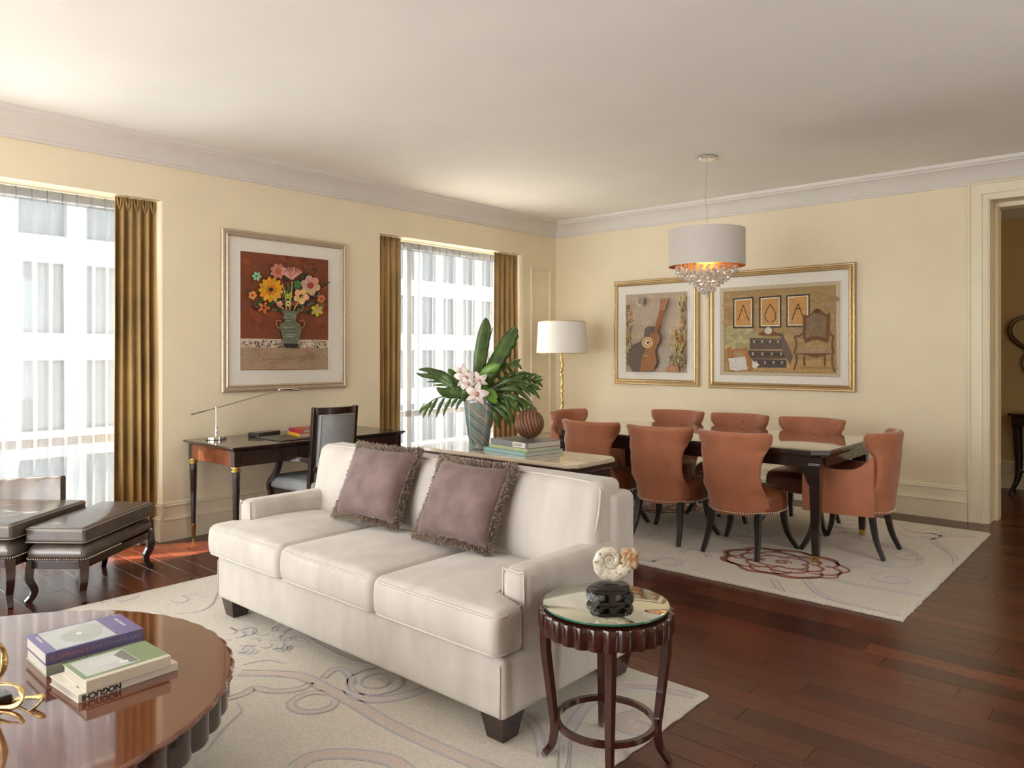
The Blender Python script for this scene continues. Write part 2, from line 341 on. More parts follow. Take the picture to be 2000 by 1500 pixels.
def sweep(prof, axis, a, bb, base, sgn, name, m, parent=None, z0=0):
    """extrude a (distance from wall, z) profile along a wall. axis 'y': wall plane x=base, axis 'x': wall plane y=base"""
    mb = MB()
    def P(d, z, t): return (base+sgn*d, t, z+z0) if axis == 'y' else (t, base+sgn*d, z+z0)
    mb.loft([[P(d, z, a) for d, z in prof], [P(d, z, bb) for d, z in prof]]); return mb.build(name, m, parent, smooth=35)
crown = [(0, -.178), (.012, -.178), (.020, -.170), (.020, -.160), (.03, -.155), (.04, -.135), (.06, -.105), (.09, -.072), (.12, -.05), (.135, -.045), (.135, -.034), (.15, -.03), (.158, -.018), (.158, 0), (0, 0)]
st(sweep(crown, 'y', RY, 0, 0, 1, 'trim_1', 'crown', z0=CEIL))
st(sweep(crown, 'x', 0, RX, 0, -1, 'trim_2', 'crown', z0=CEIL))
st(sweep(crown, 'y', RY, 0, RX, -1, 'trim_3', 'crown', z0=CEIL))
st(sweep(crown, 'x', 2.2, 8.3, 2.05, -1, 'trim_4', 'crown', z0=CEIL))
base = [(0, 0), (.030, 0), (.030, .148), (.036, .152), (.036, .162), (.030, .168), (.026, .172), (.026, .180), (.018, .184), (.018, .250), (.026, .254), (.026, .262), (.020, .268), (.020, .278), (.010, .286), (0, .286)]
b = None
for i, (a0, a1) in enumerate([(-.622, 0), (-4.72, -2.686), (-8.8, -7.45)]):
    st(sweep(base, 'y', a0-.005, a1, 0, 1, 'baseboard_left' if i == 0 else 'baseboard_left.%03d' % i, 'trim'))
st(sweep(base, 'x', -.16, .031, -4.72, -1, 'baseboard_left.010', 'trim'))
st(sweep(base, 'x', -.16, .031, -.622, -1, 'baseboard_left.011', 'trim'))
st(sweep(base, 'x', 0, 4.345, 0, -1, 'baseboard_far', 'trim'))
st(sweep(base, 'y', RY, 0, RX, -1, 'baseboard_right', 'trim'))
st(sweep(base, 'x', 2.45, 8.3, 2.05, -1, 'baseboard_hall', 'trim'))
# door casing (left upright, header, right upright) and jamb
cas = [(0, 0), (0, .020), (.012, .034), (.02, .034), (.03, .022), (.09, .020), (.105, .026), (.112, .018), (.122, .018), (.134, .012), (.146, .012), (.146, 0)]
def casing():
    mb = MB(); x0, x1, zt = 4.345, DX1+.146, DZ+.146
    r = []
    for (u, d) in cas: r.append(d)
    path = [lambda u: (x0+u, 0.0), lambda u: (x0+u, zt-u), lambda u: (x1-u, zt-u), lambda u: (x1-u, 0.0)]
    mb.loft([[(f(u)[0], -d, f(u)[1]) for u, d in cas] for f in path]); return mb.build('trim_door_casing', 'trim', smooth=35)
st(casing())
b = MB()
b.box(DX0-.002, DX0+.012, -.005, .34, 0, DZ); b.box(DX0+.012, DX0+.040, .18, .34, 0, DZ-.04); b.box(DX1-.012, DX1, -.005, .34, 0, DZ); b.box(DX0, DX1, -.005, .34, DZ-.012, DZ+.01); b.box(DX0+.012, DX1, .18, .34, DZ-.05, DZ-.012)
st(bevel(b.build('door_1', 'trim'), .003))
# tall recessed wall panel beside window 2
b = MB(); pf = [(0, 0), (.003, .010), (.012, .016), (.022, .010), (.032, .012), (.036, 0)]
def pframe(y0, y1, z0, z1, name):
    mb = MB(); ring = [(y0, z0, 1, 1), (y1, z0, -1, 1), (y1, z1, -1, -1), (y0, z1, 1, -1)]
    mb.loft([[(d, y+sy*u, z+sz*u) for u, d in pf] for y, z, sy, sz in ring+ring[:1]], cap=False); return st(mb.build(name, 'trim', smooth=35))
pframe(-.475, -.10, .44, 2.41, 'trim_panel_moulding')
mb = MB(); mb.box(0, .006, -.616, -.585, .29, 2.50); mb.build('trim_panel_edge', 'trim')['kind'] = 'structure'

# ---------------------------------------------------------------- floor: every plank near enough to see is a part
fb = MB(); fb.box(-WT, 8.5, RY-.3, 2.3, -.2, -.012)
FLOOR = st(fb.build('floor', 'espresso'))
PW = .127; planks = []; row = 0; y = RY-.3
rng = random.Random(3)
RUG1 = (1.15, 4.215, -8.6, -4.356); RUG2 = (.9, 4.575, -2.905, -.42)
while y < 2.2:
    x = -WT-rng.random()*1.2
    while x < 8.5:
        Ln = rng.choice((.9, 1.2, 1.2, 1.5, 1.8)); planks.append((max(x, -WT), min(x+Ln, 8.5), y, min(y+PW, 2.3))); x += Ln
    y += PW
def score(p):
    cx_, cy_ = (p[0]+p[1])/2, (p[2]+p[3])/2
    best = 0
    for fx in (0, .5, 1):
        X = p[0]+(p[1]-p[0])*fx; q = project((X, cy_, 0))
        if q[2] < .6: continue
        if -150 < q[0] < 2150 and -20 < q[1] < 1620:
            inr = any(r[0] < X < r[1] and r[2] < cy_-.06 and cy_+.06 < r[3] for r in (RUG1, RUG2))
            if not inr: best += (p[1]-p[0])/q[2]**3
    return best
planks.sort(key=score, reverse=True)
def plank_geo(mb, p):
    g = .0004; x0, x1, y0, y1 = p[0]+g, p[1]-g, p[2]+g, p[3]-g; c = .0016
    v = [(x0, y0, -.012), (x1, y0, -.012), (x1, y1, -.012), (x0, y1, -.012), (x0, y0, -.0014), (x1, y0, -.0014), (x1, y1, -.0014), (x0, y1, -.0014), (x0+c, y0+c, 0), (x1-c, y0+c, 0), (x1-c, y1-c, 0), (x0+c, y1-c, 0)]
    mb.add(v, [(0, 1, 5, 4), (1, 2, 6, 5), (2, 3, 7, 6), (3, 0, 4, 7), (4, 5, 9, 8), (5, 6, 10, 9), (6, 7, 11, 10), (7, 4, 8, 11), (8, 9, 10, 11)])
for p in planks[:300]:
    if score(p) <= 0: break
    mb = MB(); plank_geo(mb, p); link('plank', mb.v, mb.f, 'plank', FLOOR)
mb = MB()
for p in planks[300:]: plank_geo(mb, p)
link('planks', mb.v, mb.f, 'plank', FLOOR)['kind'] = 'stuff'

# ---------------------------------------------------------------- windows
def window(name, y0, y1):
    W = bpy.data.objects.new(name, None); COL.objects.link(W); st(W); W.location = (-.33, (y0+y1)/2, 0)
    def pt(nm, m, *boxes):
        mb = MB()
        for q in boxes: mb.box(q[0]+.33, q[1]+.33, q[2]-(y0+y1)/2, q[3]-(y0+y1)/2, q[4], q[5])
        return mb.build(nm, m, W)
    ym = y0+(y1-y0)*(.24 if name == 'window_1' else .30)
    pt('window_frame', 'winframe', (-.36, -.30, y0, y0+.05, 0, WH), (-.36, -.30, y1-.05, y1, 0, WH), (-.36, -.30, y0, y1, 0, .08), (-.36, -.30, y0, y1, WH-.05, WH))
    pt('transom', 'winframe', (-.355, -.305, y0+.05, y1-.05, .74, .80))
    pt('mullion', 'winframe', (-.355, -.305, ym-.03, ym+.03, .08, WH-.05))
    pt('pane', 'pane', (-.335, -.329, y0+.05, y1-.05, .08, WH-.05))
    return W
for i, (y0, y1) in enumerate(WIN): window('window_%d' % (i+1), y0, y1)
# curtains --------------------------------------------------------
def drape(name, y0, y1, x, m, folds, amp, label, cat, group=None, seed=0, sheer=False, top=WH-.004, bot=.015):
    rn = random.Random(seed); ph = [rn.uniform(-.6, .6) for _ in range(40)]; am = [rn.uniform(.55, 1.25) for _ in range(40)]
    NY = folds*14; NZ = 44; v = []; f = []
    for k in range(NZ+1):
        h = k/NZ; z = top+(bot-top)*h
        head = max(0, 1-(top-z)/.10)
        for j in range(NY+1):
            u = j/NY; fo = u*folds; i = int(min(fo, folds-.001)); fr = fo-i
            s_ = .5-.5*cos(2*pi*(fr+ph[i]*.12*h*sin(pi*fr)))
            s_ = s_**(1.0+.8*head)
            a = amp*am[i]*(.55+.45*min(1, h*3))*(1-.45*head)
            s2 = .18*amp*sin(u*folds*7.1+h*3+seed)*min(1, h*2) if not sheer else .2*amp*sin(u*folds*3.3+h*2.2+seed)*h
            pinch = 0 if h < .01 else .02*sin(h*4+i)*min(1, h*2)/max(folds, 1)
            v.append((x-a*s_+amp*.5+s2, y0+(y1-y0)*(u+pinch*.6), z))
    for k in range(NZ):
        for j in range(NY): q = k*(NY+1)+j; f.append((q, q+1, q+NY+2, q+NY+1))
    o = link(name, v, f, m, None, 'all'); tag(o, label, cat, group)
    if not sheer: o.modifiers.new('thickness', 'SOLIDIFY').thickness = .003
    # pinch-pleat header
    for i in range(folds+1 if sheer else folds):
        mb = MB()
        yy = y0+(y1-y0)*((i+.0)/folds) if sheer else y0+(y1-y0)*(i+.5)/folds
        yy = max(y0+.01, min(y1-.01, yy))
        for s_ in ((-1, 1) if not sheer else (0,)):
            mb.tube([(x+amp*.45, yy+s_*.012, top), (x+amp*.6, yy+s_*.010, top-.05), (x+amp*.5, yy, top-.095)], [.006 if not sheer else .0035]*2+[.002], n=5)
        mb.build('pleat', m, o, smooth='all')
    if sheer:
        hb = MB(); hb.box(x+amp*.5-.001, x+amp*.5+.001, y0, y1, top-.085, top); hb.build('header_tape', 'sheertape', o)
    else:
        t = MB(); t.box(x-.01, x+.01, y0-.0, y1, top+.0005, top+.0035); t.build('track', 'winframe', o)
    return o
M['sheertape'] = M['sheer']
drape('curtain', -5.03, -4.735, -.10, 'curtain', 5, .07, 'gold silk curtain at the right edge of the large left window', 'curtain', seed=2)
drape('curtain', -2.675, -2.375, -.10, 'curtain', 4, .06, 'gold silk curtain left of the palm vase, beside the framed flowers', 'curtain', seed=5)
drape('curtain', -1.03, -.635, -.10, 'curtain', 5, .07, 'gold silk curtain nearest the room corner, behind the palm leaves', 'curtain', seed=9)
drape('sheer_curtain', -5.88, -4.85, -.25, 'sheer', 11, .05, 'white sheer curtain across the large window at the far left', 'sheer curtain', seed=11, sheer=True)
drape('sheer_curtain', -7.42, -6.10, -.25, 'sheer', 13, .05, 'white sheer curtain panel on the left side of the large left window, outside the picture', 'sheer curtain', seed=31, sheer=True)  # unseen slit beside this panel is added to let a sun streak in
drape('sheer_curtain', -2.6, -.72, -.25, 'sheer', 19, .05, 'white sheer curtain across the window behind the palm vase', 'sheer curtain', seed=14, sheer=True)

# ---------------------------------------------------------------- city buildings outside
M['bldg'] = mat('pale_concrete_facade', (.17, .18, .19), .8, noise=.05, nscale=1)
M['bldg2'] = mat('white_panel_facade', (.19, .195, .20), .8, noise=.05, nscale=1)
M['bglass'] = mat('facade_window_glass', (.06, .075, .085), .4, noise=.2, nscale=.3)
def building(x, y0, y1, z0, z1, fw, fh, label, m, louv=False):
    T = thing('tower_building', label, 'building', (x, (y0+y1)/2, z0)); w2 = (y1-y0)/2
    mb = MB(); mb.box(-10, -.3, -w2, w2, 0, z1-z0); mb.build('wall', m, T)
    ny = int((y1-y0)/fw); nz = int((z1-z0)/fh); fr = MB()
    for i in range(ny+1): fr.box(-.3, 0, -w2+i*fw-.30, -w2+i*fw+.30, 0, z1-z0)
    for k in range(nz+1): fr.box(-.3, -.01, -w2, w2, k*fh-.45, k*fh+.45)
    fr.build('facade_grid', m, T)
    for i in range(ny):
        for k in range(nz):
            zz = z0+k*fh
            if not -9 < zz < 13: continue
            g = MB(); g.box(-.299, -.27, -w2+i*fw+.3, -w2+(i+1)*fw-.3, k*fh+.45, (k+1)*fh-.45); g.build('window', 'bglass', T)
    return T
building(-22, -8, 6.2, -40, 36, 2.0, 3.2, 'pale office tower seen through the sheer at the far left', 'bldg')
building(-26, 9.5, 34, -40, 38, 1.6, 3.0, 'white gridded tower seen through the sheer behind the palm vase', 'bldg2')
M['bounce'] = mat('white_bounce_surface', (.78, .76, .72), .9, noise=.1, nscale=3)  # pale surface of the added slabs that reflect sun into the room
mb = MB(); mb.box(-3.2, -.37, -3.6, 1, -.75, -.45); mb.box(-3.3, -3.2, -3.6, 1, -.75, -.2); st(mb.build('ground_bounce_ledge', 'bounce'))  # added below the line of sight to bounce sun onto the ceiling
mb = MB(); mb.box(-21.6, -.36, -3.6, 30, -5.0, -4.4); st(mb.build('ground_bounce_roof', 'bounce'))  # added reflector slab, throws sunlight up through the windows
# ================================================================ helpers for things built in world coordinates
def WB(root):
    mb = MB(); mb.T = (Matrix.Translation(root.location) @ root.rotation_euler.to_matrix().to_4x4()).inverted(); return mb
def rect_loop(x0, x1, y0, y1, z, r, n=6, plane='z'):
    P = []
    for cx_, cy_, a0 in ((x1-r, y1-r, 0), (x0+r, y1-r, pi/2), (x0+r, y0+r, pi), (x1-r, y0+r, 3*pi/2)):
        for k in range(n+1):
            a = a0+pi/2*k/n; P.append((cx_+r*cos(a), cy_+r*sin(a)))
    return P
# ---------------------------------------------------------------- rugs
def rug(name, R, label, lines, fills, seed):
    x0, x1, y0, y1 = R; T = thing(name, label, 'rug', ((x0+x1)/2, (y0+y1)/2, 0))
    rn = random.Random(seed); nx, ny = 90, 90; mb = WB(T); v = []; f = []
    ed = []
    for j in range(ny+1):
        for i in range(nx+1):
            ex = min(i, nx-i); ey = min(j, ny-j); z = .019 if min(ex, ey) > 0 else .006
            jx = rn.uniform(-.004, .004) if ex == 0 else 0; jy = rn.uniform(-.004, .004) if ey == 0 else 0
            fx = x0+(x1-x0)*i/nx; fy = y0+(y1-y0)*j/ny
            if ex == 1: fx = x0+.012 if i == 1 else x1-.012
            if ey == 1: fy = y0+.012 if j == 1 else y1-.012
            v.append((fx+jx, fy+jy, z+(rn.uniform(-.0006, .0006) if z > .01 else 0)))
    for j in range(ny):
        for i in range(nx): q = j*(nx+1)+i; f.append((q, q+1, q+nx+2, q+nx+1))
    mb.add(v, f)
    sk = [0+i for i in range(nx+1)]+[i*(nx+1)+nx for i in range(1, ny+1)]+[ny*(nx+1)+nx-i for i in range(1, nx+1)]+[(ny-i)*(nx+1) for i in range(1, ny)]
    low = [(v[i][0], v[i][1], .0005) for i in sk]; n0 = len(mb.v)
    inv = mb.T; mb.v += [inv @ Vector(q) for q in low]
    for k in range(len(sk)): k2 = (k+1) % len(sk); mb.f.append((sk[k], n0+k, n0+k2, sk[k2]))
    mb.f.append(tuple(n0+k for k in range(len(sk)))[::-1])
    mb.build('pile', 'rug', T, smooth='all')
    def inside(p): return x0+.02 < p.x < x1-.02 and y0+.02 < p.y < y1-.02
    by = {}
    lev = {'rugpink': .0200, 'rugwhite': .0202, 'ruglav': .0206, 'rugrust': .0210}
    for m, wd, pts in lines:
        P = smoothpts(pts, 8); mb = by.setdefault(m, WB(T)); z = lev[m]+.0006
        run = []
        runs = []
        for p in P:
            if inside(p): run.append(p)
            elif run: runs.append(run); run = []
        if run: runs.append(run)
        for P in runs:
            if len(P) < 2: continue
            L = []; Rr = []; N = len(P)
            for i, p in enumerate(P):
                a = P[max(0, i-1)]; b_ = P[min(N-1, i+1)]; t = (b_-a); t.z = 0
                if t.length < 1e-6: t = Vector((1, 0, 0))
                t.normalize(); nn = Vector((-t.y, t.x, 0)); e = min(1, .35+3*min(i, N-1-i)/N)*wd/2
                L.append(p+nn*e); Rr.append(p-nn*e)
            vv = []; ff = []
            for i in range(N): vv += [(L[i].x, L[i].y, .017), (L[i].x, L[i].y, z), (Rr[i].x, Rr[i].y, z), (Rr[i].x, Rr[i].y, .017)]
            for i in range(N-1):
                for k in range(3): ff.append((i*4+k, i*4+k+1, i*4+5+k, i*4+4+k))
            mb.add(vv, ff)
    for m, pts in fills:
        mb = by.setdefault(m, WB(T)); n = len(pts); mb.add([(p[0], p[1], lev[m]) for p in pts], [tuple(range(n))])
    nm = {'rugpink': 'blush_scroll', 'rugwhite': 'pale_scroll', 'ruglav': 'carved_outline', 'rugrust': 'peony_outline'}
    for m, mb in by.items():
        o = mb.build(nm[m], m, T); o['kind'] = 'stuff'
    return T
def gz(L): return [atZ(px, py, .02) for px, py in L]
def offs(P, d):
    P = smoothpts(P, 4); out = []
    for i, p in enumerate(P):
        t = P[min(len(P)-1, i+1)]-P[max(0, i-1)]; t.normalize(); out.append(p+Vector((-t.y, t.x, 0))*d)
    return out
def band(P, wd=.05, m='rugpink', ow=.010): return [(m, wd, P), ('ruglav', ow, offs(P, wd/2)), ('ruglav', ow, offs(P, -wd/2))]
def spiral(cx_, cy_, r, a0, turns, sg=1, n=22): return [Vector((cx_+r*(1-.82*i/n)*cos(a0+sg*turns*2*pi*i/n), cy_+r*(1-.82*i/n)*sin(a0+sg*turns*2*pi*i/n), 0)) for i in range(n+1)]
L1 = []
L1 += band(gz([(468, 1314), (550, 1316), (595, 1323), (640, 1346), (690, 1372), (760, 1414), (835, 1450), (910, 1483), (1000, 1520), (1100, 1570)]), .055)
L1 += band(gz([(612, 1334), (580, 1346), (535, 1350), (497, 1344), (478, 1354), (440, 1366)]), .035)
L1 += band(gz([(655, 1368), (645, 1382), (612, 1390), (580, 1387), (568, 1374), (585, 1360), (615, 1352), (640, 1356)]), .03)
L1 += band(gz([(575, 1500), (610, 1478), (680, 1472), (760, 1484), (800, 1510)]), .06)
L1 += band(gz([(681, 1346), (700, 1362), (745, 1366), (790, 1358), (830, 1345)]), .05, 'rugwhite')
c = atZ(739, 1332, .02); L1 += [('ruglav', .011, spiral(c.x, c.y, .16, 1.0, 2.2))]
L1 += band(gz([(686, 1338), (684, 1322), (670, 1308), (650, 1308), (632, 1324)]), .03, 'rugwhite')
rn = random.Random(5)
for k in range(26):
    cx_, cy_ = rn.uniform(445, 585), rn.uniform(1222, 1272); q = atZ(cx_, cy_, .02); r = rn.uniform(.03, .075); a = rn.uniform(0, 6.28)
    L1.append(('ruglav', .008, [Vector((q.x+r*cos(a+t), q.y+r*sin(a+t)*.7, 0)) for t in (0, .6, 1.2, 1.8, 2.4, 3.0)]))
for P in ([(197, 1178), (213, 1168), (235, 1175), (272, 1165)], [(330, 1172), (350, 1178), (368, 1170), (356, 1164), (380, 1161), (404, 1170)], [(344, 1199), (387, 1194), (413, 1181), (424, 1157)], [(600, 1246), (640, 1268), (690, 1290), (735, 1300)], [(463, 1373), (470, 1390), (440, 1420), (400, 1470)], [(475, 1298), (520, 1290), (560, 1296)], [(610, 1250), (650, 1252), (700, 1262)]):
    L1 += [('ruglav', .009, gz(P))]
L1 += band(gz([(1216, 1340), (1277, 1344), (1340, 1357), (1372, 1366)]), .035)
L1 += band(gz([(1058, 1480), (1050, 1430), (1030, 1400), (1000, 1385)]), .03, 'rugwhite')
L1 += band(gz([(1100, 1500), (1106, 1440), (1140, 1385), (1175, 1360), (1216, 1344)]), .04, 'rugwhite')
c = atZ(1258, 1422, .02); L1 += [('rugpink', .05, spiral(c.x-.03, c.y, .10, 0, 1.3)), ('ruglav', .010, spiral(c.x-.03, c.y, .14, 0, 1.4))]
for (ax, ay, r) in ((1.6, -7.2, .25), (2.4, -4.75, .22), (3.2, -4.7, .25), (1.7, -4.6, .18)): L1 += [('rugpink', .04, spiral(ax, ay, r, 1, 1.6)), ('ruglav', .01, spiral(ax, ay, r+.025, 1, 1.6))]
rug('area_rug', RUG1, 'cream rug with lavender and blush scrolls under the white sofa and coffee table', L1, [], 1)
L2 = []; fc = atZ(1529, 1098, .02)
def peony(c, R, seed):
    out = []; rn = random.Random(seed)
    def scal(r, lob, ph, amp=.09): return [Vector((c.x+r*(1+amp*abs(sin(lob*t/2+ph)))*cos(t)*1.12, c.y+r*(1+amp*abs(sin(lob*t/2+ph)))*sin(t)*.92, 0)) for t in [2*pi*i/72 for i in range(73)]]
    outer = scal(R*.92, 9, .3, .16); out.append(('rugrust', .030, outer[::2]))
    for rr, n, w_ in ((.62, 8, .40), (.40, 6, .34), (.20, 4, .26)):
        for k in range(n):
            a = 2*pi*k/n+rr*5+rn.uniform(-.1, .1); cx_, cy_ = c.x+R*rr*cos(a)*1.12, c.y+R*rr*sin(a)*.92; r = R*w_*rn.uniform(.85, 1.1)
            out.append(('rugrust', .022, [Vector((cx_+r*cos(a+t)*1.1, cy_+r*sin(a+t)*.9, 0)) for t in (-1.7, -1.2, -.7, -.2, .3, .8, 1.3, 1.7)]))
    out.append(('rugrust', .020, spiral(c.x, c.y, R*.16, 0, 1.4)))
    return out, ('rugpink', [(p.x, p.y) for p in outer[:-1]])
o1, f1 = peony(fc, .34, 3); L2 += o1
o2, f2 = peony(Vector((2.1, -1.2, 0)), .34, 8); L2 += o2
for P in ([(1600, 1126), (1682, 1143), (1750, 1154), (1800, 1164)], [(1573, 1130), (1597, 1157), (1648, 1177), (1720, 1196), (1773, 1203)], [(1642, 1102), (1665, 1108), (1690, 1106)], [(1838, 1048), (1822, 1056), (1860, 1082), (1868, 1100), (1862, 1112)], [(1640, 1072), (1660, 1062), (1700, 1058), (1760, 1068), (1798, 1090), (1780, 1106), (1735, 1106), (1690, 1097)], [(1800, 1050), (1850, 1046), (1905, 1048)], [(1272, 1098), (1300, 1090), (1326, 1094), (1322, 1104), (1290, 1104)], [(1330, 1080), (1345, 1072), (1375, 1076), (1385, 1088)], [(1510, 1130), (1520, 1145), (1530, 1158)], [(1245, 1091), (1280, 1097)]):
    L2 += band(gz(P), .035, 'rugwhite', .008)
c = atZ(1745, 1131, .02); L2 += [('rugwhite', .035, spiral(c.x, c.y, .12, 2, 1.4)), ('ruglav', .008, spiral(c.x, c.y, .145, 2, 1.4))]
rn = random.Random(12)
for k in range(34):
    x, y = rn.uniform(1.2, 4.3), rn.uniform(-2.6, -.6)
    if (Vector((x, y, 0))-Vector((fc.x, fc.y, 0))).length < .6: continue
    s = spiral(x, y, rn.uniform(.12, .26), rn.uniform(0, 6), rn.uniform(.8, 1.5), rn.choice((-1, 1)))
    L2.append(('rugwhite' if k % 2 else 'ruglav', .03 if k % 2 else .012, s))
rug('area_rug', RUG2, 'cream rug with a rust peony outline under the dining table', L2, [f1, f2], 2)

# ---------------------------------------------------------------- sofa
T = thing('sofa', 'long off-white velvet sofa with three seat cushions on the near rug', 'sofa', (2.875, -4.82, .02))
SX0, SX1, SY0, SY1 = 1.86, 3.89, -5.245, -4.385
def cush(q, hx, hy, hz):   # gentle crown and slightly pinched corners
    u, v_ = q.x/hx, q.y/hy; k = (1-u*u)*(1-v_*v_); z = q.z+(.028*k*(1 if q.z > 0 else -.2)); return (q.x, q.y, z)
mb = WB(T); mb.rbox((SX1-SX0)/2, (SY1-SY0)/2, .11, .022, ((SX0+SX1)/2, (SY0+SY1)/2, .225)); mb.build('base', 'uphol', T, smooth=50)
for sx in (SX0, SX1-.125):
    mb = WB(T)
    def armfn(q, hx, hy, hz): return (q.x, q.y, q.z)
    mb.rbox(.0625, .37, .16, .042, (sx+.0625, -4.755, .455), n=4); mb.build('arm', 'uphol', T, smooth=50)
# welted edge on arm fronts
for sx in (SX0, SX1-.125):
    mb = WB(T); P = [(sx+.012, -5.119, .33), (sx+.012, -5.119, .585), (sx+.03, -5.119, .603), (sx+.095, -5.119, .603), (sx+.113, -5.119, .585), (sx+.113, -5.119, .33)]
    mb.tube(smoothpts(P, 4), .0035, 6, up=(0, -1, 0)); mb.build('arm_piping', 'piping', T, smooth='all')
mb = WB(T); mb.rbox((SX1-SX0)/2, .085, .235, .035, ((SX0+SX1)/2, SY1-.085, .575), n=4); mb.build('back_frame', 'uphol', T, smooth=50)
# T-shaped back cushion
mb = WB(T); x0, x1, yc = SX0+.0, SX1-.03, -4.565
def backfn(q, hx, hy, hz):
    u, wv = q.x/hx, q.z/hz; bul = .035*(1-u**4)*(1-wv*wv)*(-1 if q.y < 0 else .1)
    z = q.z; x = q.x
    if z < -.092:
        lim = hx-.115-.0; x = max(-lim, min(lim, x)) if abs(x) > lim else x
    if z < -hz*.3 and abs(q.x) > hx-.115: pass
    y = q.y+bul+(-q.z*-.22)
    return (x, y+.0, z)
mb.rbox((x1-x0)/2, .085, .195, .04, ((x0+x1)/2, yc, .67), n=5, m=14, fn=backfn); bc = mb.build('back_cushion', 'uphol', T, smooth=60)
zt, zb = .845, .535
P = []
hx = (x1-x0)/2; xc = (x0+x1)/2
def yb(z): return yc-.083+(z-.69)*.22-.002
outl = [(-hx+.125, .545), (-hx+.12, .62), (-hx+.10, .645), (-hx+.02, .66), (-hx+.006, .70), (-hx+.006, .80), (-hx+.03, .845), (-hx+.2, .862), (0, .862), (hx-.2, .862), (hx-.03, .845), (hx-.006, .80), (hx-.006, .70), (hx-.02, .66), (hx-.10, .645), (hx-.12, .62), (hx-.125, .545)]
mb = WB(T); mb.tube(smoothpts([(xc+a, yb(z)+.02, z) for a, z in outl], 4), .005, 6); mb.build('back_cushion_piping', 'piping', bc, smooth='all')
bc_child = T.children
cw = (SX1+.03-SX0)/3
for i in range(3):
    a0 = SX0-.015+i*cw; a1 = a0+cw-.004; mb = WB(T)
    yf, yr = -5.285, -4.66
    def sfn(q, hx, hy, hz, i=i):
        x, y, z = cush(q, hx, hy, hz)
        if i == 0 and x < -hx+.145 and y > -hy+.15: x = max(x, -hx+.145)
        if i == 2 and x > hx-.145 and y > -hy+.15: x = min(x, hx-.145)
        bulge = .012*(1-(q.z/hz)**2)
        if q.y < -hy+.03: y -= bulge
        return (x, y, z)
    mb.rbox((a1-a0)/2, (yr-yf)/2, .083, .035, ((a0+a1)/2, (yf+yr)/2, .422), n=4, m=12, fn=sfn)
    cu = mb.build('seat_cushion', 'uphol', T, smooth=60)
    for zz in (.487, .357):
        mb = WB(T); r = .045; L = [(x, y, zz) for x, y in rect_loop(a0+.003, a1-.003, yf-.001, yr, zz, r)]
        L2_ = []
        for x, y, z in L:
            if i == 0 and y > yf+.15: x = max(x, a0+.148)
            if i == 2 and y > yf+.15: x = min(x, a1-.148)
            L2_.append((x, y, z))
        mb.tube(L2_, .005, 6, closed=True); mb.build('piping', 'piping', cu, smooth='all')
for x, y in ((SX0+.07, SY0+.075), (SX1-.07, SY0+.075), (SX0+.07, SY1-.075), (SX1-.07, SY1-.075)):
    mb = WB(T); a, c_ = .058, .040; mb.loft([[(x+sx*q, y+sy*q, z) for sx, sy in ((-1, -1), (1, -1), (1, 1), (-1, 1))] for q, z in ((c_, .021), (a, .118))]); bevel(mb.build('foot', 'espresso', T), .003)
# corner pin tuck lines on the base front
for px_ in (SX0+.014, SX1-.014):
    mb = WB(T); mb.tube([(px_, SY0-.001, .125), (px_, SY0-.001, .31)], .003, 6, up=(1, 0, 0)); mb.build('base_piping', 'piping', T, smooth='all')

def pillow(bl, br, tl, tr, label, seed):
    bl, br, tl, tr = map(Vector, (bl, br, tl, tr)); c = (bl+br+tl+tr)/4; ux = ((br-bl)+(tr-tl))/2; uz = ((tl-bl)+(tr-br))/2; wx, wz = ux.length/2*.99, uz.length/2*.99
    ex = ux.normalized(); nz = ex.cross(uz).normalized(); ez = nz.cross(ex).normalized()
    T = thing('throw_pillow', label, 'pillow', c); N = 22; v = []; f = []; rn = random.Random(seed)
    def pos(a, b_, sd):
        t = (max(0, (1-a**4)*(1-b_**4)))**.5*.082; pin = 1-.09*(1-a*a)*(abs(b_)**3); pin2 = 1-.09*(1-b_*b_)*(abs(a)**3)
        wr = .004*sin(a*9+seed)*sin(b_*7)
        return ex*(a*wx*pin2)+ez*(b_*wz*pin)+nz*(sd*(t+wr*(t > .02)))
    for sd in (1, -1):
        for j in range(N+1):
            for i in range(N+1): v.append(pos(-1+2*i/N, -1+2*j/N, sd))
    n1 = (N+1)**2
    for j in range(N):
        for i in range(N):
            q = j*(N+1)+i; f.append((q, q+1, q+N+2, q+N+1)); q += n1; f.append((q, q+N+1, q+N+2, q+1))
    mb = MB(); mb.add(v, f); mb.build('cover', 'mauve', T, smooth='all')
    # brush fringe: thousands of short threads round the edge, one part
    mb = MB(); E = []
    for k in range(4):
        for i in range(60): t = -1+2*i/60; E.append(pos(*[(t, -1), (1, t), (-t, 1), (-1, -t)][k], 0))
    mbc = MB(); mbc.tube(E[::4], .005, 7, closed=True); 
    for i, p in enumerate(E):
        out = p.normalized()
        for q in range(38):
            d = (out+nz*rn.uniform(-.9, .9)+ex*rn.uniform(-.35, .35)+ez*rn.uniform(-.35, .35)).normalized(); L = rn.uniform(.024, .038)
            s_ = d.cross(Vector((rn.uniform(-1, 1), rn.uniform(-1, 1), rn.uniform(-1, 1)))).normalized()*.0019
            o_ = p+ex*rn.uniform(-.007, .007)+ez*rn.uniform(-.007, .007); mb.add([o_-s_, o_+s_, o_+d*L+s_*.6, o_+d*L-s_*.6], [(0, 1, 2, 3)])
    mb.v += [p for p in []]
    k0 = len(mb.v); mb.add(mbc.v, mbc.f); mb2 = mb; o = link('fringe', mb2.v, mb2.f, 'fringe', T); o['kind'] = 'stuff'; return T
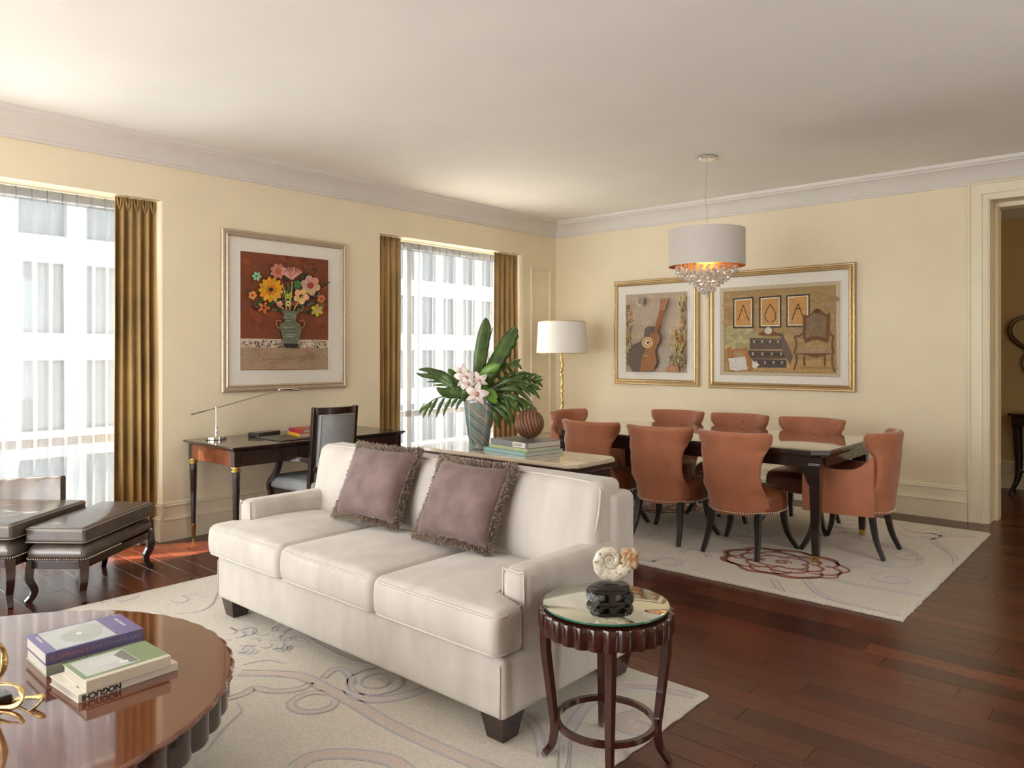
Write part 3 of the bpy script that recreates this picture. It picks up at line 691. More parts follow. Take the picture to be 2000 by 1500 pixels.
pillow((2.345, -4.83, .555), (2.80, -4.80, .555), (2.30, -4.655, .895), (2.755, -4.655, .900), 'mauve velvet pillow with brush fringe on the sofa, the left one nearer the desk', 1)
pillow((2.99, -4.83, .555), (3.44, -4.82, .545), (2.945, -4.655, .880), (3.385, -4.655, .885), 'mauve velvet pillow with brush fringe on the sofa, the right one nearer the fossil table', 4)

# ---------------------------------------------------------------- round side table
T = thing('side_table', 'small round side table with mirrored top and scalloped apron beside the sofa', 'table', (4.175, -5.035, 0))
TZ = .545; R_ = .225
def scallop(n, d): return lambda a, z: 1+d*abs(cos(a*n/2))-d*.5
sc = scallop(28, .05)
mb = MB(); mb.lathe([(R_*.94, TZ-.088), (R_*.99, TZ-.084), (R_, TZ-.074), (R_, TZ-.022), (R_*.99, TZ-.015), (R_*.93, TZ-.012)], 28*10, rf=sc); mb.build('apron', 'mahog', T, smooth=30)
mb = MB(); mb.lathe([(.205, TZ-.014), (.212, TZ-.008), (.205, TZ-.004)], 64); mb.build('top_rim', 'espresso', T, smooth=50)
mb = MB(); mb.lathe([(.213, TZ-.004), (.2155, TZ-.003), (.2155, TZ+.002)], 72); mb.build('glass_edge', 'glassedge', T, smooth=50)
mb = MB(); mb.lathe([(.2140, TZ+.001), (.2145, TZ+.0027), (.211, TZ+.0035)], 72); mb.build('mirror_top', 'mirror', T, smooth=30)
for k in range(4):
    a = radians(38.5+90*k); d = Vector((cos(a), sin(a), 0)); z0 = .020 if k in (1, 2) else .0
    P = [d*r+Vector((0, 0, z)) for r, z in ((.205, TZ-.085), (.205, TZ-.16), (.195, .30), (.182, .19), (.175, .12), (.183, .06), (.207, .02+z0*.4), (.217, .004+z0))]
    mb = MB(); mb.tube(smoothpts(P, 5), [.0145-.006*i/35 for i in range(36)], sq=True, up=None); mb.build('leg', 'mahog', T, smooth=30)
mb = MB(); mb.tube([(.165*cos(2*pi*k/48), .165*sin(2*pi*k/48), .145) for k in range(48)], .0085, closed=True, sq=True, flat=1.1); mb.build('ring_stretcher', 'mahog', T, smooth=30)

# ammonite fossil on its stand
cS = atZ(1191, 1176, TZ+.004)
st_ = thing('fossil_stand', 'black carved wooden stand holding the fossil on the mirrored side table', 'stand', (cS.x, cS.y, TZ+.0036), radians(48))
mb = MB()
def sup(hx, hy, z, n=24, p=3.0): return [(hx*abs(cos(t))**(2/p)*(1 if cos(t) > 0 else -1), hy*abs(sin(t))**(2/p)*(1 if sin(t) > 0 else -1), z) for t in [2*pi*i/n+.01 for i in range(n)]]
mb.loft([sup(.055, .032, z) if False else sup(.055*s_, .034*s_, z) for s_, z in ((.9, .034), (1.0, .037), (1.0, .043), (.92, .046), (.97, .050), (.97, .055), (.86, .060), (.80, .062))]); mb.build('top', 'blackwood', st_, smooth=35)
mb = MB(); mb.loft([sup(.052*s_, .031*s_, z) for s_, z in ((1.04, 0), (1.06, .004), (1.0, .010), (.9, .011))]); mb.build('base', 'blackwood', st_, smooth=35)
for sx, sy in ((-1, -1), (1, -1), (1, 1), (-1, 1), (0, -1.1), (0, 1.1)):
    mb = MB(); mb.tube([(sx*.044, sy*.025, .006), (sx*.050, sy*.028, .015), (sx*.050, sy*.028, .026), (sx*.045, sy*.025, .037)], [.010, .0075, .0075, .010], sq=True); mb.build('foot', 'blackwood', st_, smooth=35)
def fosmat(name, c1, c2, c3):
    m = mat(name, c1, .5, col2=c2, nscale=70, bump=.3, bscale=90); n = m.node_tree.nodes; cr = [q for q in n if q.type == 'VALTORGB'][0]; cr.color_ramp.elements[0].position = .42; cr.color_ramp.elements[1].position = .6; e = cr.color_ramp.elements.new(.315); e.color = (*c3, 1); e = cr.color_ramp.elements.new(.33); e.color = (*c3, 1); return m
M['fossil'] = fosmat('white_fossil_calcite', (.74, .70, .60), (.66, .60, .46), (.16, .15, .13)); M['fossilamber'] = mat('amber_fossil_crystal', (.42, .17, .035), .3, col2=(.58, .48, .34), nscale=40, bump=1, bscale=70)
st_.scale = (1.28, 1.28, 1.04)
T = thing('ammonite_fossil', 'white spiral ammonite fossil with an amber end standing on the black stand', 'fossil', (cS.x, cS.y, TZ+.0685), radians(50))
mb = MB(); rings = []; NT = 150; turns = 2.9
for i in range(NT+1):
    t = i/NT; th = -radians(18)-turns*2*pi*(1-t); k = math.exp(-(1-t)*2.55); rr = .0600*k; wr = .0265*k*(1+.06*sin(t*NT*1.25))
    cz = Vector((cos(th)*rr, 0, sin(th)*rr)); rad = Vector((cos(th), 0, sin(th)))
    rings.append([cz+rad*(wr*cos(a))+Vector((0, 1, 0))*(wr*.80*sin(a)) for a in [2*pi*j/14 for j in range(14)]])
mb.loft(rings); mb.v = [Vector(v)+Vector((.0, 0, .078)) for v in mb.v]
mb.build('shell', 'fossil', T, smooth='all')
mb = MB(); rn = random.Random(4)
def rock(q, hx, hy, hz): return (q.x+.004*sin(q.z*260+q.y*190), q.y+.003*sin(q.x*300), q.z+.004*sin(q.x*210+q.y*240))
mb.rbox(.029, .020, .033, .014, (.068, 0, .082), n=4, m=6, fn=rock); mb.build('broken_end', 'fossilamber', T, smooth='all')

# ---------------------------------------------------------------- coffee table
T = thing('coffee_table', 'large round mahogany coffee table with scalloped edge, cut off at bottom left', 'table', (3.075, -6.635, .02))
CZ = .43-.02
mb = MB(); mb.lathe([(.725, CZ-.016), (.737, CZ-.010), (.737, CZ-.004), (.730, CZ)], 46*8, rf=scallop(46, .008)); tp = mb.build('top', 'mahogtop', T, smooth=30)
mb = MB(); mb.lathe([(.69, CZ-.118), (.710, CZ-.112), (.716, CZ-.10), (.716, CZ-.022), (.71, CZ-.0165), (.65, CZ-.0165)], 46*8, rf=scallop(46, .026)); mb.build('apron', 'espresso', T, smooth=30)
mb = MB(); mb.lathe([(.54, 0), (.54, .03), (.50, .05), (.46, .12), (.50, .22), (.60, .285), (.66, CZ-.119)], 24*8, rf=scallop(24, .03)); mb.build('pedestal', 'espresso', T, smooth=30)

def book(label, c, rz, L, Wd, H, cover, page='page', group=None, spine='y0', over=.004, z=0, name='book', cat='book'):
    """cover boards + spine + page block; local x = length, spine on the -y side, origin at the underside"""
    T = thing(name, label, cat, (c[0], c[1], z), rz, group)
    mb = MB(); t = .0028; mb.box(-L/2, L/2, -Wd/2, Wd/2, 0, t); mb.box(-L/2, L/2, -Wd/2, Wd/2, H-t, H); mb.box(-L/2, L/2, -Wd/2-.001, -Wd/2+t, 0, H); bevel(mb.build('cover', cover, T), .0012, 2)
    mb = MB(); mb.box(-L/2+over, L/2-over, -Wd/2+t, Wd/2-over, t, H-t); mb.build('page_block', page, T); return T
def spine_text(T, s, m, size, x, z, Wd, flip=False, bold=0, sx=1):
    R = Matrix.Rotation(pi/2, 4, 'X')
    mw = Matrix.Translation((x, -Wd/2-.0016, z)) @ (Matrix.Rotation(pi, 4, 'Y') if flip else Matrix.Identity(4)) @ R @ Matrix.Diagonal((sx, 1, 1, 1))
    return text(s, 'spine_lettering', m, size, mw, T, bold=bold)
flat('purple_cover', (.115, .095, .21), .35); flat('lilac_cover', (.22, .20, .36), .35); flat('sage_cover', (.36, .42, .34), .5); flat('cream_cover', (.66, .62, .52), .45); flat('white_cover', (.74, .71, .66), .4)
flat('green_cover', (.27, .36, .22), .45); flat('black_ink', (.012, .012, .012), .5); flat('pink_ink', (.42, .16, .22), .5); flat('grey_ink', (.22, .23, .22), .5); flat('white_ink', (.75, .75, .75), .5)
def px2(c0, c1, c2):  # centre, angle, length and depth of a book from three corners (near-left, near-right, far-left)
    a, b_, c = Vector(c0), Vector(c1), Vector(c2); u = b_-a; return u
zt = .43
def bookpix(zz, nl, nr, fl):
    a = atZ(*nl, zz); b_ = atZ(*nr, zz); c = atZ(*fl, zz); u = b_-a; w_ = (c-a).length; ang = atan2(u.y, u.x); n = Vector((-sin(ang), cos(ang), 0)); wd = (c-a).dot(n)
    ctr = a+u/2+n*wd/2; return (ctr.x, ctr.y), ang, u.length, wd
# stack 1: sage book below, purple book on top
c, a, L, Wd = bookpix(zt+.072, (90, 1277), (279, 1228), (48, 1243))
T = book('sage green book under the purple book on the coffee table', c, a, L, Wd, .034, 'sage_cover', z=zt+.0002)
spine_text(T, 'DRAWINGS & WORKS', 'black_ink', .0135, -L*.34, .0262, Wd); spine_text(T, 'OTTO', 'black_ink', .010, L*.38, .0265, Wd)
T = book('purple photo book on top of the sage book, coffee table', c, a, L*1.01, Wd, .038, 'purple_cover', z=zt+.0345)
spine_text(T, 'ILLUMINANCE', 'pink_ink', .0165, -L*.46, .019, Wd); spine_text(T, 'RINKO KAWAUCHI', 'lilac_cover', .0165, -L*.06, .019, Wd); spine_text(T, 'aperture', 'grey_ink', .008, L*.38, .019, Wd)
def cover_art(T, H, L, Wd, items, name='cover_print'):
    P = Paint(lambda x, y: Vector((x*L/2, y*Wd/2, H+.0002)), (0, 0, 1))
    for k, it in enumerate(items): getattr(P, it[0])(*it[1:])
    return P.build(name, T, 'printfine')
rc = lambda x0, y0, x1, y1, c: ('poly', [(x0, y0), (x1, y0), (x1, y1), (x0, y1)], c)
cover_art(T, .038, L*1.01, Wd, [rc(-1, -1, 1, 1, (112, 104, 152)), rc(-.78, -.92, .44, .92, (190, 196, 196)), ('ell', -.1, -.15, .42, .62, (172, 180, 172)), ('ell', .15, .3, .30, .5, (178, 184, 178)), ('ell', -.12, .05, .06, .12, (222, 226, 220))])
for s_, x, y, rz in (('illuminance', -.86, .62, -pi/2), ('Rinko Kawauchi', .80, .6, -pi/2), ('aperture', .80, .92, 0)):
    text(s_, 'cover_lettering', 'white_ink', .014 if s_ != 'aperture' else .007, Matrix.Translation((x*L/2, y*Wd/2, .0385)) @ Matrix.Rotation(rz, 4, 'Z'), T)
# stack 2
c, a, L, Wd = bookpix(zt+.024, (152, 1358), (347, 1293), (106, 1318))
T = book('white paperback with black spine letters lying under the green book', c, a, L, Wd, .024, 'white_cover', z=zt+.0002)
spine_text(T, 'NOGUCHI', 'black_ink', .0225, -L*.46+.105, .012, Wd, flip=True, bold=.0009)
cover_art(T, .024, L, Wd, [rc(-1, -1, 1, 1, (226, 220, 208)), ('ell', -.80, -.45, .07, .16, (84, 110, 78))])
c, a, L, Wd = bookpix(zt+.056, (168, 1331), (334, 1280), (126, 1296))
T = book('green-and-cream hardback on top of the white paperback, coffee table', c, a, L, Wd, .031, 'cream_cover', z=zt+.0245, page='page')
cover_art(T, .031, L, Wd, [rc(-1, -.8, 1, 1, (128, 150, 112)), rc(-.88, -.62, .36, .86, (196, 200, 198)), rc(-.6, -.1, .1, .5, (206, 208, 206)), ('poly', [(.15, -.5), (.34, -.6), (.34, .8), (.05, .5)], (120, 124, 118)), ('ell', .02, -.25, .07, .09, (235, 235, 225)), ('ell', .12, -.3, .05, .07, (240, 240, 230))])

# gold knot sculpture
gs = atZ(0, 1380, zt)
T = thing('gold_sculpture', 'gold looped ribbon sculpture on the coffee table at the left picture edge', 'sculpture', (gs.x, gs.y, zt))
def goldband(pts, wd, name='loop'):
    P = [(atD(px, py, d)-Vector((gs.x, gs.y, zt))) for px, py, d in pts]; mb = MB(); S_ = smoothpts(P, 7, closed=True); N = len(S_)
    mb.tube(S_, [wd*(1+.25*sin(i*.45)) for i in range(N)], 8, closed=True, flat=.5); mb.build(name, 'goldleaf', T, smooth='all')
dg = depth_of(gs)
goldband([(86, 1362, dg), (70, 1362, dg+.0), (40, 1364, dg+.02), (-10, 1378, dg+.03), (-50, 1390, dg+.0), (-20, 1400, dg-.02), (18, 1404, dg-.03), (60, 1388, dg-.02)], .006)
goldband([(44, 1356, dg-.01), (38, 1342, dg+.01), (15, 1336, dg+.02), (-15, 1338, dg+.03), (-55, 1362, dg+.02), (-20, 1378, dg-.01), (20, 1381, dg-.02), (42, 1370, dg-.02)], .007)
goldband([(8, 1278, dg), (6, 1310, dg+.0), (-10, 1335, dg+.02), (-35, 1350, dg+.03), (-60, 1330, dg+.02), (-55, 1290, dg+.0), (-30, 1262, dg-.01), (0, 1262, dg-.01)], .0075)
mb = MB(); mb.rbox(.03, .03, .012, .004, (-.03, -.0, .012)); mb.build('base', 'espresso', T, smooth=40)

# ---------------------------------------------------------------- leather ottoman and lounge chair
def curved_leg(mb, x, y, dx, dy, ztop, zb=0, k=1.0, sz=.021):
    d = Vector((dx, dy, 0)); P = [Vector((x, y, ztop))+d*0, Vector((x, y, ztop*.72))+d*.006*k, Vector((x, y, ztop*.52))+d*.004*k, Vector((x, y, ztop*.30))-d*.010*k, Vector((x, y, ztop*.12))-d*.004*k, Vector((x, y, zb))+d*.012*k]
    mb.tube(smoothpts(P, 4), [sz*(1.15-.5*i/20) for i in range(21)], sq=True, up=(dy, -dx, 0) if True else None)
def nails(mb, P, r=.005, step=.0135, nrm=None):
    acc = 0; P = [Vector(p) for p in P]
    for a, b_ in zip(P, P[1:]):
        L = (b_-a).length; t = acc
        while t < L:
            p = a+(b_-a)*(t/L); mb.add([p+Vector(q)*r for q in ((1, 0, 0), (-1, 0, 0), (0, 1, 0), (0, -1, 0), (0, 0, 1), (0, 0, -1))], [(0, 2, 4), (2, 1, 4), (1, 3, 4), (3, 0, 4), (2, 0, 5), (1, 2, 5), (3, 1, 5), (0, 3, 5)]); t += step
        acc = t-L
def stool(T, hx, hy, seat_z, th, legz):
    """hx,hy half sizes of the seat cushion"""
    mb = MB(); mb.rbox(hx, hy, th/2, .02, (0, 0, seat_z-th/2), n=3, m=8, fn=lambda q, a, b_, c_: (q.x, q.y, q.z+.014*(1-(q.x/a)**2)*(1-(q.y/b_)**2)*(q.z > 0))); cu = mb.build('seat_cushion', 'leather', T, smooth=50)
    for z in (seat_z-.012, seat_z-th+.008):
        mb = MB(); mb.tube([(x, y, z) for x, y in rect_loop(-hx-.001, hx+.001, -hy-.001, hy+.001, z, .022)], .0035, 6, closed=True); mb.build('piping', 'leatherseam', cu, smooth='all')
    z1 = seat_z-th-.006; z0 = legz+.0; hb = (z1-z0)/2
    mb = MB(); mb.rbox(hx-.002, hy-.002, hb, .03, (0, 0, z0+hb), n=4, m=4, fn=lambda q, a, b_, c_: (q.x*(1-.09*max(0, q.z/c_)), q.y*(1-.05*max(0, q.z/c_)), q.z)); mb.build('upholstered_base', 'leather', T, smooth=50)
    mb = MB(); nails(mb, [(x, y, z0+.008) for x, y in rect_loop(-hx+.000, hx-.000, -hy+.000, hy-.000, 0, .03, 3)]+[(hx, 0, z0+.008)]); mb.build('nailhead_trim', 'nail', T, kind='stuff')
    mb = MB(); mb.box(-hx+.02, hx-.02, -hy+.005, -hy+.03, z0-.045, z0); mb.box(-hx+.02, hx-.02, hy-.03, hy-.005, z0-.045, z0); mb.box(-hx+.005, -hx+.03, -hy+.02, hy-.02, z0-.045, z0); mb.box(hx-.03, hx-.005, -hy+.02, hy-.02, z0-.045, z0); bevel(mb.build('rail', 'espresso', T), .002)
    for sx in (-1, 1):
        for sy in (-1, 1):
            mb = MB(); curved_leg(mb, sx*(hx-.022), sy*(hy-.022), sx*.8, sy*.8, z0, k=1.5); mb.build('leg', 'espresso', T, smooth=35)
T = thing('ottoman', 'dark grey leather ottoman with nailhead trim between the lounge chair and the desk', 'ottoman', (.715, -5.44, 0), radians(129.5-90))
stool(T, .172, .375, .425, .092, .238)
T = thing('lounge_chair', 'dark grey leather lounge chair with low back beside the window, cut off at left', 'chair', (.40, -5.865, 0), radians(129.5-90))
stool(T, .335, .345, .465, .092, .27)
mb = MB()
mb.loft([[(x, .345-.03*0+.028*s_, z) for s_, z in ((-1, .30), (-1, .60-.05*u), (-.6, .615-.05*u), (.6, .615-.05*u), (1, .60-.05*u), (1, .30))] for x, u in [(.18-.62*k/8, (k/8)**1.5) for k in range(9)]])
T2 = mb.build('backrest', 'leather', T, smooth=50)
# ---------------------------------------------------------------- writing desk
T = thing('writing_desk', 'dark wood writing desk with brass-collared tapered legs against the window wall', 'desk', (.41, -3.81, 0))
X0, X1, Y0, Y1, TZ = .040, .785, -4.585, -3.035, .745
mb = WB(T); mb.loft([[(x, y, z) for x, y in rect_loop(X0+i_, X1-i_, Y0+i_, Y1-i_, 0, .004, 1)] for i_, z in ((.030, TZ-.034), (.018, TZ-.026), (.006, TZ-.016), (0, TZ-.010), (0, TZ-.003), (.003, TZ))]); mb.build('top', 'tabletop' if False else 'espresso', T, smooth=30)
mb = WB(T)
mb.box(X1-.055, X1-.035, Y0+.075, Y1-.075, TZ-.140, TZ-.033); mb.build('front_apron', 'espresso', T)
mb = WB(T); mb.box(X0+.035, X0+.055, Y0+.075, Y1-.075, TZ-.14, TZ-.033); mb.build('back_apron', 'espresso', T)
for y0, y1 in ((Y0+.032, Y0+.05), (Y1-.05, Y1-.032)):
    mb = WB(T); mb.box(X0+.075, X1-.075, y0, y1, TZ-.14, TZ-.033); bevel(mb.build('end_panel', 'deskend', T), .003)
for k in range(3):
    ya = Y0+.08+k*(Y1-Y0-.16)/3; mb = WB(T); mb.box(X1-.0355, X1-.031, ya+.006, ya+(Y1-Y0-.16)/3-.006, TZ-.132, TZ-.042); bevel(mb.build('drawer', 'espresso', T), .002)
for x in (X0+.055, X1-.055):
    for y in (Y0+.055, Y1-.055):
        mb = WB(T); mb.box(x-.026, x+.026, y-.026, y+.026, TZ-.14, TZ-.033)
        lg = bevel(mb.build('leg', 'espresso', T), .003)
        mb = WB(T); mb.loft([[(x+r*cos(a), y+r*sin(a), z) for a in [pi/8+pi/4*q for q in range(8)]] for r, z in ((.013, .002), (.0155, .10), (.027, .52), (.027, TZ-.165))]); mb.build('shaft', 'espresso', lg)
        mb = WB(T); mb.lathe([(.026, TZ-.178), (.033, TZ-.174), (.033, TZ-.168), (.026, TZ-.163), (.027, TZ-.153), (.035, TZ-.148), (.035, TZ-.140), (.026, TZ-.1395)], 20, (x, y, 0)); mb.build('brass_collar', 'brass', lg, smooth=40)
        mb = WB(T); mb.lathe([(.0135, .0), (.0175, .10), (.0205, .105), (.0205, .112), (.016, .116)], 16, (x, y, 0)); mb.build('brass_sabot', 'brass', lg, smooth=40)
DT = TZ
p = atZ(422, 858, DT); T = thing('desk_lamp', 'polished nickel swing-arm desk lamp on the left end of the desk', 'lamp', (max(p.x, .17), p.y, DT))
mb = MB(); mb.lathe([(.070, .0), (.076, .003), (.076, .020), (.072, .024), (.014, .025), (.012, .03)], 40); mb.build('base', 'chrome', T, smooth=35)
dl = depth_of(T.location); q0 = atD(422, 797, dl)-T.location
mb = MB(); mb.lathe([(.012, .025), (.010, .05), (.0115, .075), (.006, .09), (.0042, .12), (.0038, q0.z-.01), (.009, q0.z-.008), (.009, q0.z+.008), (.004, q0.z+.012)], 16); mb.build('stem', 'chrome', T, smooth=40)
a_ = Vector((0, 0, q0.z)); hl = atX(373, 809, T.location.x)-T.location; hr = atX(545, 762, T.location.x+.0)-T.location; he = atX(581, 762, T.location.x)-T.location
mb = MB(); mb.tube([hl+(a_-hl)*.0, hl+(a_-hl)*.55], [.008, .008], 10); mb.build('counterweight', 'chrome', T, smooth=50)
mb = MB(); mb.tube([hl, a_, hr], .0042, 8); mb.build('arm', 'chrome', T, smooth=60)
mb = MB(); mb.tube([hr-Vector((0, .012, .004)), hr+Vector((0, .0, .008)), (hr+he)/2+Vector((0, 0, .010)), he+Vector((0, 0, .0))], [.010, .026, .030, .018], 14, flat=.5); mb.build('lamp_head', 'chrome', T, smooth=60)
flat('black_plastic', (.03, .028, .027), .4); flat('brown_leather_pad', (.10, .085, .065), .5); flat('red_cover', (.42, .035, .03), .4); flat('yellow_cover', (.70, .36, .03), .4); flat('magenta_cover', (.30, .02, .09), .4)
T = thing('desk_blotter', 'dark brown leather blotter lying under the red and yellow books', 'blotter', (.52, -3.86, DT+.0002)); mb = MB(); mb.rbox(.18, .30, .004, .0035, (0, 0, .0045)); mb.build('pad', 'brown_leather_pad', T, smooth=40)
T = thing('notepad_case', 'small black case lying flat beside the desk lamp', 'case', (.23, -4.02, DT+.0002), radians(18)); mb = MB(); mb.rbox(.055, .125, .014, .006, (0, 0, .0145)); mb.build('case_body', 'black_plastic', T, smooth=40)
mb = MB(); mb.rbox(.053, .123, .002, .0015, (0, 0, .030)); mb.build('lid', 'blackwood', T, smooth=40)
T = book('yellow-spined book at the bottom of the pile on the desk', (.52, -3.83), radians(-90+16), .26, .20, .026, 'yellow_cover', z=DT+.0095); T.rotation_euler.z = radians(78)
T.rotation_euler.z = radians(-12); T['label'] = 'yellow-spined hardback on the desk blotter, under the red book'
mb = MB(); mb.box(-.13, .13, -.1, .1, .0262, .0275); mb.build('red_band', 'red_cover', T)
text('B', 'spine_lettering', 'black_ink', .018, Matrix.Translation((-.075, -.1018, .013)) @ Matrix.Rotation(pi/2, 4, 'X'), T); text('C', 'spine_lettering', 'black_ink', .018, Matrix.Translation((.02, -.1018, .013)) @ Matrix.Rotation(pi/2, 4, 'X'), T)
T = book('red and magenta book on top of the yellow-spined one, desk', (.50, -3.81), radians(-8), .25, .19, .024, 'red_cover', z=DT+.0375)
mb = MB(); mb.box(-.124, .0, -.0965, -.0957, .002, .022); mb.build('spine_patch', 'magenta_cover', T)

# ---------------------------------------------------------------- desk chair
T = thing('desk_chair', 'dark framed armchair with grey-blue leather back pushed up to the desk', 'chair', (1.00, -3.905, 0), radians(90))   # local +y faces the desk
def bk(u, z, d=0):  # u -1..1 across, concave back, leaning away
    return Vector((u*.178, -.02-(z-.5)*.10+.055*(1-0)*(u*u)-d, z))
for u in (-1, 1):
    mb = MB(); mb.tube([Vector((u*.178, .06, .0)), Vector((u*.178, .045, .22)), bk(u, .45), bk(u, .7), bk(u, .97), bk(u, 1.007)], [.014, .017, .019, .018, .017, .017], sq=True, up=(0, 1, 0)); bevel(mb.build('back_post', 'espresso', T, smooth=30), .003)
def curved_panel(z0, z1, t, name, m, us=.9):
    mb = MB(); rings = []
    for k in range(13):
        u = (-1+2*k/12)*us; rings.append([bk(u, z0, t), bk(u, z1, t), bk(u, z1, -t), bk(u, z0, -t)])
    mb.loft(rings); return bevel(mb.build(name, m, T, smooth=30), .004)
curved_panel(.955, 1.005, .017, 'top_rail', 'espresso', .97); curved_panel(.535, .575, .015, 'lower_rail', 'espresso', .97); curved_panel(.575, .955, .026, 'back_panel', 'greyleather', .84)
mb = MB(); mb.tube([bk(u, z, .027) for u, z in [(-.82, .585), (-.82, .945), (-.4, .947), (0, .947), (.4, .947), (.82, .945), (.82, .585)]], .004, 6); mb.build('back_piping', 'leatherseam', T, smooth='all')
mb = MB(); mb.rbox(.205, .285, .045, .03, (0, .28, .420), n=4, fn=lambda q, a, b_, c_: (q.x*(1+.10*q.y/b_), q.y, q.z+.02*(1-(q.x/a)**2)*(1-(q.y/b_)**2)*(q.z > 0))); mb.build('seat', 'greyleather', T, smooth=50)
mb = MB(); mb.rbox(.21, .29, .03, .01, (0, .28, .350)); mb.build('seat_rail', 'espresso', T, smooth=40)
for u in (-1, 1):
    mb = MB(); P = [bk(u, .62)+Vector((0, .01, 0)), Vector((u*.205, .12, .628)), Vector((u*.222, .235, .622)), Vector((u*.222, .355, .61)), Vector((u*.222, .385, .565)), Vector((u*.222, .43, .49)), Vector((u*.222, .50, .43)), Vector((u*.22, .515, .39)), Vector((u*.215, .515, .355))]
    mb.tube(smoothpts(P, 4), [.018]*33, sq=True, up=(u, 0, 0), flat=1.1); bevel(mb.build('arm', 'espresso', T, smooth=30), .003)
    mb = MB(); mb.loft([[(u*.205+a*s_, .515+b_*s_, z) for a, b_ in ((-1, -1), (1, -1), (1, 1), (-1, 1))] for s_, z in ((.013, 0), (.021, .37))]); mb.build('leg', 'espresso', T)

# ---------------------------------------------------------------- stone-topped console behind the sofa
T = thing('console_table', 'long dark console with beige stone top standing behind the sofa', 'console table', (2.50, -3.645, 0))
X0, X1, Y0, Y1, TZ = 1.84, 3.165, -3.87, -3.42, .782
mb = WB(T); ch = .045
def cham(i_, z): a, b_, c, d = X0+i_, X1-i_, Y0+i_, Y1-i_; return [(a+ch, c, z), (b_-ch, c, z), (b_, c+ch, z), (b_, d-ch, z), (b_-ch, d, z), (a+ch, d, z), (a, d-ch, z), (a, c+ch, z)]
mb.loft([cham(.006, TZ-.026), cham(0, TZ-.020), cham(0, TZ-.003), cham(.003, TZ)]); mb.build('stone_top', 'stone', T, smooth=20)
mb = WB(T); mb.loft([cham(.022, TZ-.060), cham(.012, TZ-.050), cham(.010, TZ-.027)]); mb.build('cornice', 'espresso', T)
mb = WB(T); mb.box(X0+.04, X1-.04, Y0+.03, Y1-.03, TZ-.19, TZ-.061); mb.build('frieze', 'blackwood', T)
for x in (X0+.065, X1-.065):
    for y in (Y0+.055, Y1-.055): mb = WB(T); mb.loft([[(x+a*s_, y+b_*s_, z) for a, b_ in ((-1, -1), (1, -1), (1, 1), (-1, 1))] for s_, z in ((.018, 0), (.027, TZ-.062))]); bevel(mb.build('leg', 'espresso', T), .003)
mb = WB(T); mb.box(X0+.06, X1-.06, Y0+.05, Y1-.05, .14, .165); bevel(mb.build('shelf', 'espresso', T), .003)

# books and ball on the console
flat('teal_cover', (.24, .42, .44), .35); flat('chart_cover', (.42, .47, .24), .4); flat('slate_cover', (.16, .145, .15), .35); flat('aqua_band', (.30, .60, .66), .35)
a = radians(-9)
book('teal art book at the bottom of the console pile', (2.565, -3.60), a, .42, .31, .022, 'teal_cover', z=TZ+.0004)
book('yellow-green book in the middle of the console pile', (2.585, -3.60), a+.02, .36, .28, .020, 'chart_cover', z=TZ+.0228)
T = book('slate grey book on top of the console pile, under the ball', (2.59, -3.60), a+.02, .35, .28, .036, 'slate_cover', z=TZ+.0432)
mb = MB(); mb.box(.04, .155, -.1418, -.1405, .003, .033); mb.build('spine_label', 'white_cover', T); spine_text(T, 'EUROPE', 'grey_ink', .022, .048, .018, .2812, bold=.0004)
bz = TZ+.0794; br = .094
T = tag(thing('wooden_ball', '', 'ball', (2.60, -3.575, bz)), 'ridged brown wooden ball resting on the console books', 'ball')
M['ballwood'] = mat('ridged_brown_wood', (.24, .105, .05), .5, col2=(.15, .07, .04), nscale=7, stretch=(9, .6, .6)); 
mb = MB(); nR = 13; prof = []
R3 = []
for k in range(nR*10+1):
    th = pi*k/(nR*10); gr = .88+.12*abs(sin(th*nR))**.7; R3.append([( -cos(th)*br*gr, sin(th)*br*gr*cos(t), sin(th)*br*gr*sin(t)) for t in [2*pi*j/40 for j in range(40)]])
mb.loft(R3); mb.T = None; o = mb.build('ridged_shell', 'ballwood', T, smooth='all', loc=(0, 0, br)); o.rotation_euler = (0, radians(-14), radians(28))

# ---------------------------------------------------------------- vase and flowers
T = thing('vase', 'blue and amber swirled glass vase with palm leaves on the console', 'vase', (2.285, -3.70, TZ+.0004)); VC = Vector(T.location)
tw = lambda n, d: (lambda a_, z: 1+d*cos(n*(a_+z*7)))
mb = MB(); mb.lathe([(.060, 0), (.064, .004), (.063, .02), (.067, .06), (.078, .14), (.089, .22), (.097, .30), (.103, .335), (.099, .336), (.09, .29), (.055, .05), (.0, .045)], 96, rf=tw(9, .028), cap=False); mb.add([], []); mb.build('glass_body', 'vase', T, smooth='all')
mb = MB(); mb.lathe([(.056, .0005), (.060, .001), (.060, .010), (.04, .012)], 32); mb.build('foot', 'crystal', T, smooth='all')
FA = thing('flower_arrangement', 'palm fronds, broad leaves and white orchids standing in the swirled vase', 'flowers', (VC.x, VC.y, VC.z+.30))
O = Vector(FA.location); dv = depth_of(O); top = O
def P3(px, py, dd=0): return atD(px, py, dv+dd)-O
